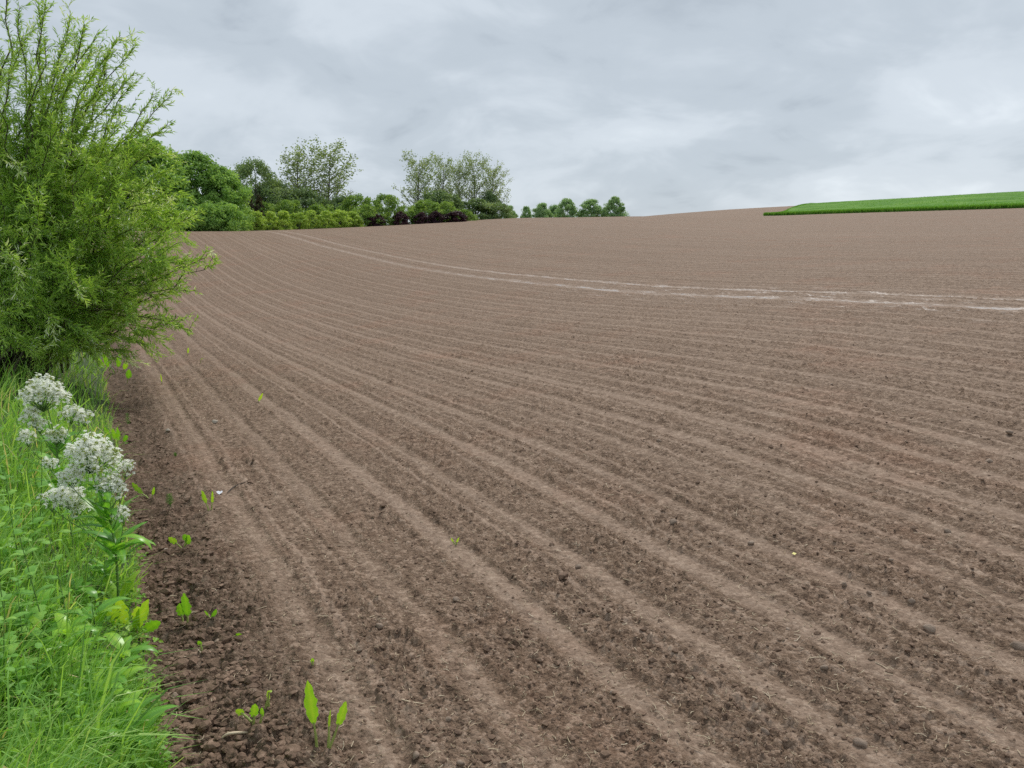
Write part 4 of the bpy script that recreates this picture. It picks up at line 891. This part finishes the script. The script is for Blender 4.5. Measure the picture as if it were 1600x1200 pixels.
# ------------------------------------------------------------------ clods, stones and straw
def ico(sub):
    import bmesh
    bm = bmesh.new(); bmesh.ops.create_icosphere(bm, subdivisions=sub, radius=1.0)
    v = np.array([q.co[:] for q in bm.verts]); f = np.array([[w.index for w in q.verts] for q in bm.faces]); bm.free(); return v, f
def lump(seed, sub, amp=0.33, flat=0.62):
    rg = np.random.default_rng(seed); v, f = ico(sub)
    d = np.ones(len(v))
    for k in range(14):
        n_ = unit(rg.normal(size=3)); off = 0.50 + 0.4 * rg.random(); d = np.minimum(d, off / np.maximum(v @ n_, 1e-3) * 1.0 + 0.0)
    d = np.clip(d, 0.5, 1.0)
    for k in range(4):
        w = rg.normal(size=3) * (2 + 2 * k); d += 0.7 * amp / (2 + 2 * k) * np.sin(v @ w + rg.random() * 6)
    v = v * d[:, None] * np.array([1, 0.75 + .4 * rg.random(), flat]); return v, f
lumps3 = [lump(300 + k, 2) for k in range(8)]; lumps2 = [lump(330 + k, 1) for k in range(8)]
LM = [mesh_np('clod', v, [f], M_clod, None, False) for k, (v, f) in enumerate(lumps3)]
def clod_spots(n, a0, a1, r0, r1, fur):
    x, y, r = scatter(n, r0, r1, a0, a1); u = x * RN[0] + y * RN[1]; s = x * RD[0] + y * RD[1]; ue = u - edge_at(s)
    c = 0.5 + 0.5 * np.cos(2 * np.pi * (u - U0) / SP)
    k = ((ue > 0.03) & (ue < 0.5)) if fur else ((ue > 0.5) & (rng.random(n) < np.where(c < 0.6, 1.0, 0.25)))
    return x[k], y[k], r[k]
xs, ys, rs = clod_spots(21000, -38, 38, 2.1, 15, False); xf, yf, rf_ = clod_spots(22000, -36, -12, 2.3, 13, True)
nf = len(xf)
size = np.concatenate([rng.lognormal(math.log(0.0085), 0.48, len(xs)), rng.lognormal(math.log(0.0115), 0.62, nf)])
size = np.clip(size, 0.004, 0.044); X = np.concatenate([xs, xf]); Y = np.concatenate([ys, yf]); R_ = np.concatenate([rs, rf_])
Z = full(X, Y)
big = np.argsort(-size / R_)[:260]
for k in big:
    obj('clod', LM[int(k) % 8], field, loc=(X[k], Y[k], Z[k] - size[k] * 0.08), rot=(rng.normal() * .3, rng.normal() * .3, rng.random() * 6), scale=size[k])
rest = np.setdiff1d(np.arange(len(X)), big)[:16000]
vv, ff, nn_ = [], [], 0
for g in range(8):
    ids = rest[g::8]; v0, f0 = lumps2[g]; a = rng.random(len(ids)) * 6.28; ca, sa = np.cos(a), np.sin(a)
    vx = v0[None, :, 0] * ca[:, None] - v0[None, :, 1] * sa[:, None]; vy = v0[None, :, 0] * sa[:, None] + v0[None, :, 1] * ca[:, None]
    s_ = size[ids][:, None]
    v = np.stack([X[ids][:, None] + vx * s_, Y[ids][:, None] + vy * s_, Z[ids][:, None] + (v0[None, :, 2] - 0.02) * s_], -1)
    vv.append(v.reshape(-1, 3)); ff.append((np.arange(len(ids))[:, None, None] * len(v0) + f0[None]).reshape(-1, 3) + nn_); nn_ += len(ids) * len(v0)
obj('soil_crumbs', mesh_np('soil_crumbs', np.concatenate(vv), [np.concatenate(ff)], M_clod), field, kind='stuff')
SM = [mesh_np('stone', *(lambda q: (q[0], [q[1]]))(lump(380 + k, 2, 0.12, 0.7)), M_stone, None, True) for k in range(5)]
for k, (px, py, d) in enumerate([(712, 938, 16), (1052, 818, 18), (1320, 915, 13), (1424, 938, 14), (1454, 984, 20), (1480, 830, 12), (1288, 1046, 18), (1196, 1148, 22), (1345, 1165, 26), (1590, 1012, 24), (1110, 856, 12), (1174, 850, 14), (700, 1126, 16), (1358, 928, 10),
                                  (592, 982, 14), (562, 1012, 13), (903, 888, 16), (955, 1083, 12), (1030, 690, 10), (1545, 718, 11), (1578, 680, 12), (1392, 880, 10), (1230, 985, 12), (340, 998, 15), (275, 1090, 18), (650, 1180, 20), (720, 1195, 22), (1300, 600, 7), (980, 560, 7)]):
    q = on_soil(px, py); rr_ = math.hypot(q[0], q[1]); s_ = d / F * rr_ * 0.5
    obj('stone', SM[k % 5], loc=(q[0], q[1], q[2] + s_ * .25), rot=(rng.normal() * .3, rng.normal() * .3, rng.random() * 6), scale=s_, label='small grey brown stone lying on the tilled soil', cat='stone', group='stones scattered on the tilled soil')
PM = mesh_np('pale_stone', *(lambda q: (q[0], [q[1]]))(lump(399, 2, 0.12, 0.6)), M_pale_stone, None, True)
for px, py, d, lab in [(336, 662, 9, 'oblong pale cream stone on the bare soil beside a straw piece'), (263, 673, 8, 'pale cream pebble close to the feathery horsetails'), (258, 861, 9, 'cream coloured pebble in the furrow by the three leaved shoot')]:
    q = on_soil(px, py); s_ = d / F * math.hypot(q[0], q[1]) * .6
    obj('stone', PM, loc=(q[0], q[1], q[2] + s_ * .3), rot=(0, 0, px), scale=(s_ * 1.3, s_, s_), label=lab, cat='stone')
# straw and root fibres pressed into the surface
x, y, r = scatter(5200, 2.2, 16, -36, 37); u = x * RN[0] + y * RN[1]; s = x * RD[0] + y * RD[1]; k = u > edge_at(s) + 0.05; x, y, r = x[k], y[k], r[k]
n = len(x); z = full(x, y); a = rng.random(n) * 6.28; ln = rng.lognormal(math.log(0.024), 0.5, n); ln = np.clip(ln, .007, .075); w = rng.uniform(0.0008, 0.0021, n) * np.interp(r, [3, 10], [1, 1.6])
el = rng.normal(size=n) * 0.22
d = np.column_stack([np.cos(a) * np.cos(el), np.sin(a) * np.cos(el), np.sin(el)]); sd_ = np.column_stack([-np.sin(a), np.cos(a), np.zeros(n)])
kn = sd_ * (rng.normal(size=n) * ln * 0.16)[:, None]; c = np.column_stack([x, y, z + 0.005])
pts = [c - d * ln[:, None] * .5, c + kn, c + d * ln[:, None] * .5]; vs = []
for p in pts:
    for q in range(3):
        an = q * 2.094; vs.append(p + sd_ * (w * math.cos(an))[:, None] + np.column_stack([np.zeros(n), np.zeros(n), w * math.sin(an)]))
v = np.stack(vs, 1).reshape(-1, 3); b = np.arange(n)[:, None] * 9
f = np.concatenate([b + np.array([[o_ + q, o_ + (q + 1) % 3, o_ + 3 + (q + 1) % 3, o_ + 3 + q]]) for o_ in (0, 3) for q in range(3)])
obj('straw', mesh_np('straw', v, [f], M_straw), label='bits of pale straw and root fibre strewn over the tilled soil', cat='straw', kind='stuff')
# a few single finds
M_root = plain_mat('pale_root', (0.62, 0.50, 0.34), 0.6)
def strip_thing(name, pts_px, rad_, mat, label, cat, lift=0.01):
    P_ = np.array([on_soil(*p) for p in pts_px]); P_[:, 2] += lift; b = P_[0].copy()
    q = np.linspace(0, 1, len(P_)); t = np.linspace(0, 1, 12); P2 = np.stack([np.interp(t, q, P_[:, k]) for k in range(3)], 1)
    P2[1:-1] = (P2[:-2] + P2[1:-1] * 2 + P2[2:]) / 4
    obj(name, rod_mesh(name, P2 - b, rad_ * (0.6 + .5 * np.sin(t * 3.1)), mat, 6), loc=tuple(b), label=label, cat=cat)
strip_thing('root', [(347, 1158), (356, 1150), (372, 1146), (388, 1150)], .0055, M_root, 'thick pale curved root lying beside the crinkled shoot', 'root')
strip_thing('root', [(626, 1092), (645, 1101), (662, 1103)], .003, M_root, 'thin pale forked root fibre on the tilled soil in front', 'root')
strip_thing('twig', [(355, 772), (361, 766), (370, 760), (384, 756)], .004, plain_mat('dark_twig', (0.03, 0.022, 0.018), .8), 'short dark twig lying by the white scrap', 'twig')
M_white = plain_mat('white_scrap', (0.78, 0.80, 0.86), .35)
def scrap(px, py, w, label, cat='litter'):
    q = on_soil(px, py); s_ = w / F * math.hypot(q[0], q[1])
    g = np.linspace(-1, 1, 5); v = np.array([(a * s_ * .6, b_ * s_ * .45 * (1 - .4 * abs(a)), s_ * (.12 + .22 * a * a * (1 if b_ > 0 else .3) + .12 * math.sin(a * 4 + b_ * 2))) for a in g for b_ in g])
    i = np.arange(4)[:, None] * 5; j = np.arange(4)[None]; f = np.stack([i + j, i + j + 1, i + 6 + j, i + 5 + j], -1).reshape(-1, 4)
    me = mesh_np('scrap', np.concatenate([v, v - np.array([0, 0, .0015])]), [f, f[:, ::-1] + 25], M_white, None, True)
    obj('white_scrap', me, loc=(q[0], q[1], q[2] + .004), rot=(.2, 0, .5), label=label, cat=cat)
scrap(342, 773, 9, 'small crumpled white scrap lying beside the forked shoot')
scrap(368, 398, 6, 'white scrap lying far off between the rows on the rising slope')
q = on_soil(1241, 862)
obj('petal', mesh_np('petal', blade := np.array([(-.014, 0, .006), (0, -.012, .004), (.015, 0, .008), (0, .012, .012)]), [np.array([[0, 1, 2, 3]])], plain_mat('yellow_petal', (.8, .72, .2), .6)), loc=tuple(q + np.array([0, 0, .006])), label='single small yellow petal lying on the tilled soil', cat='petal')
print('willow leaves', NW, 'grass', NG)
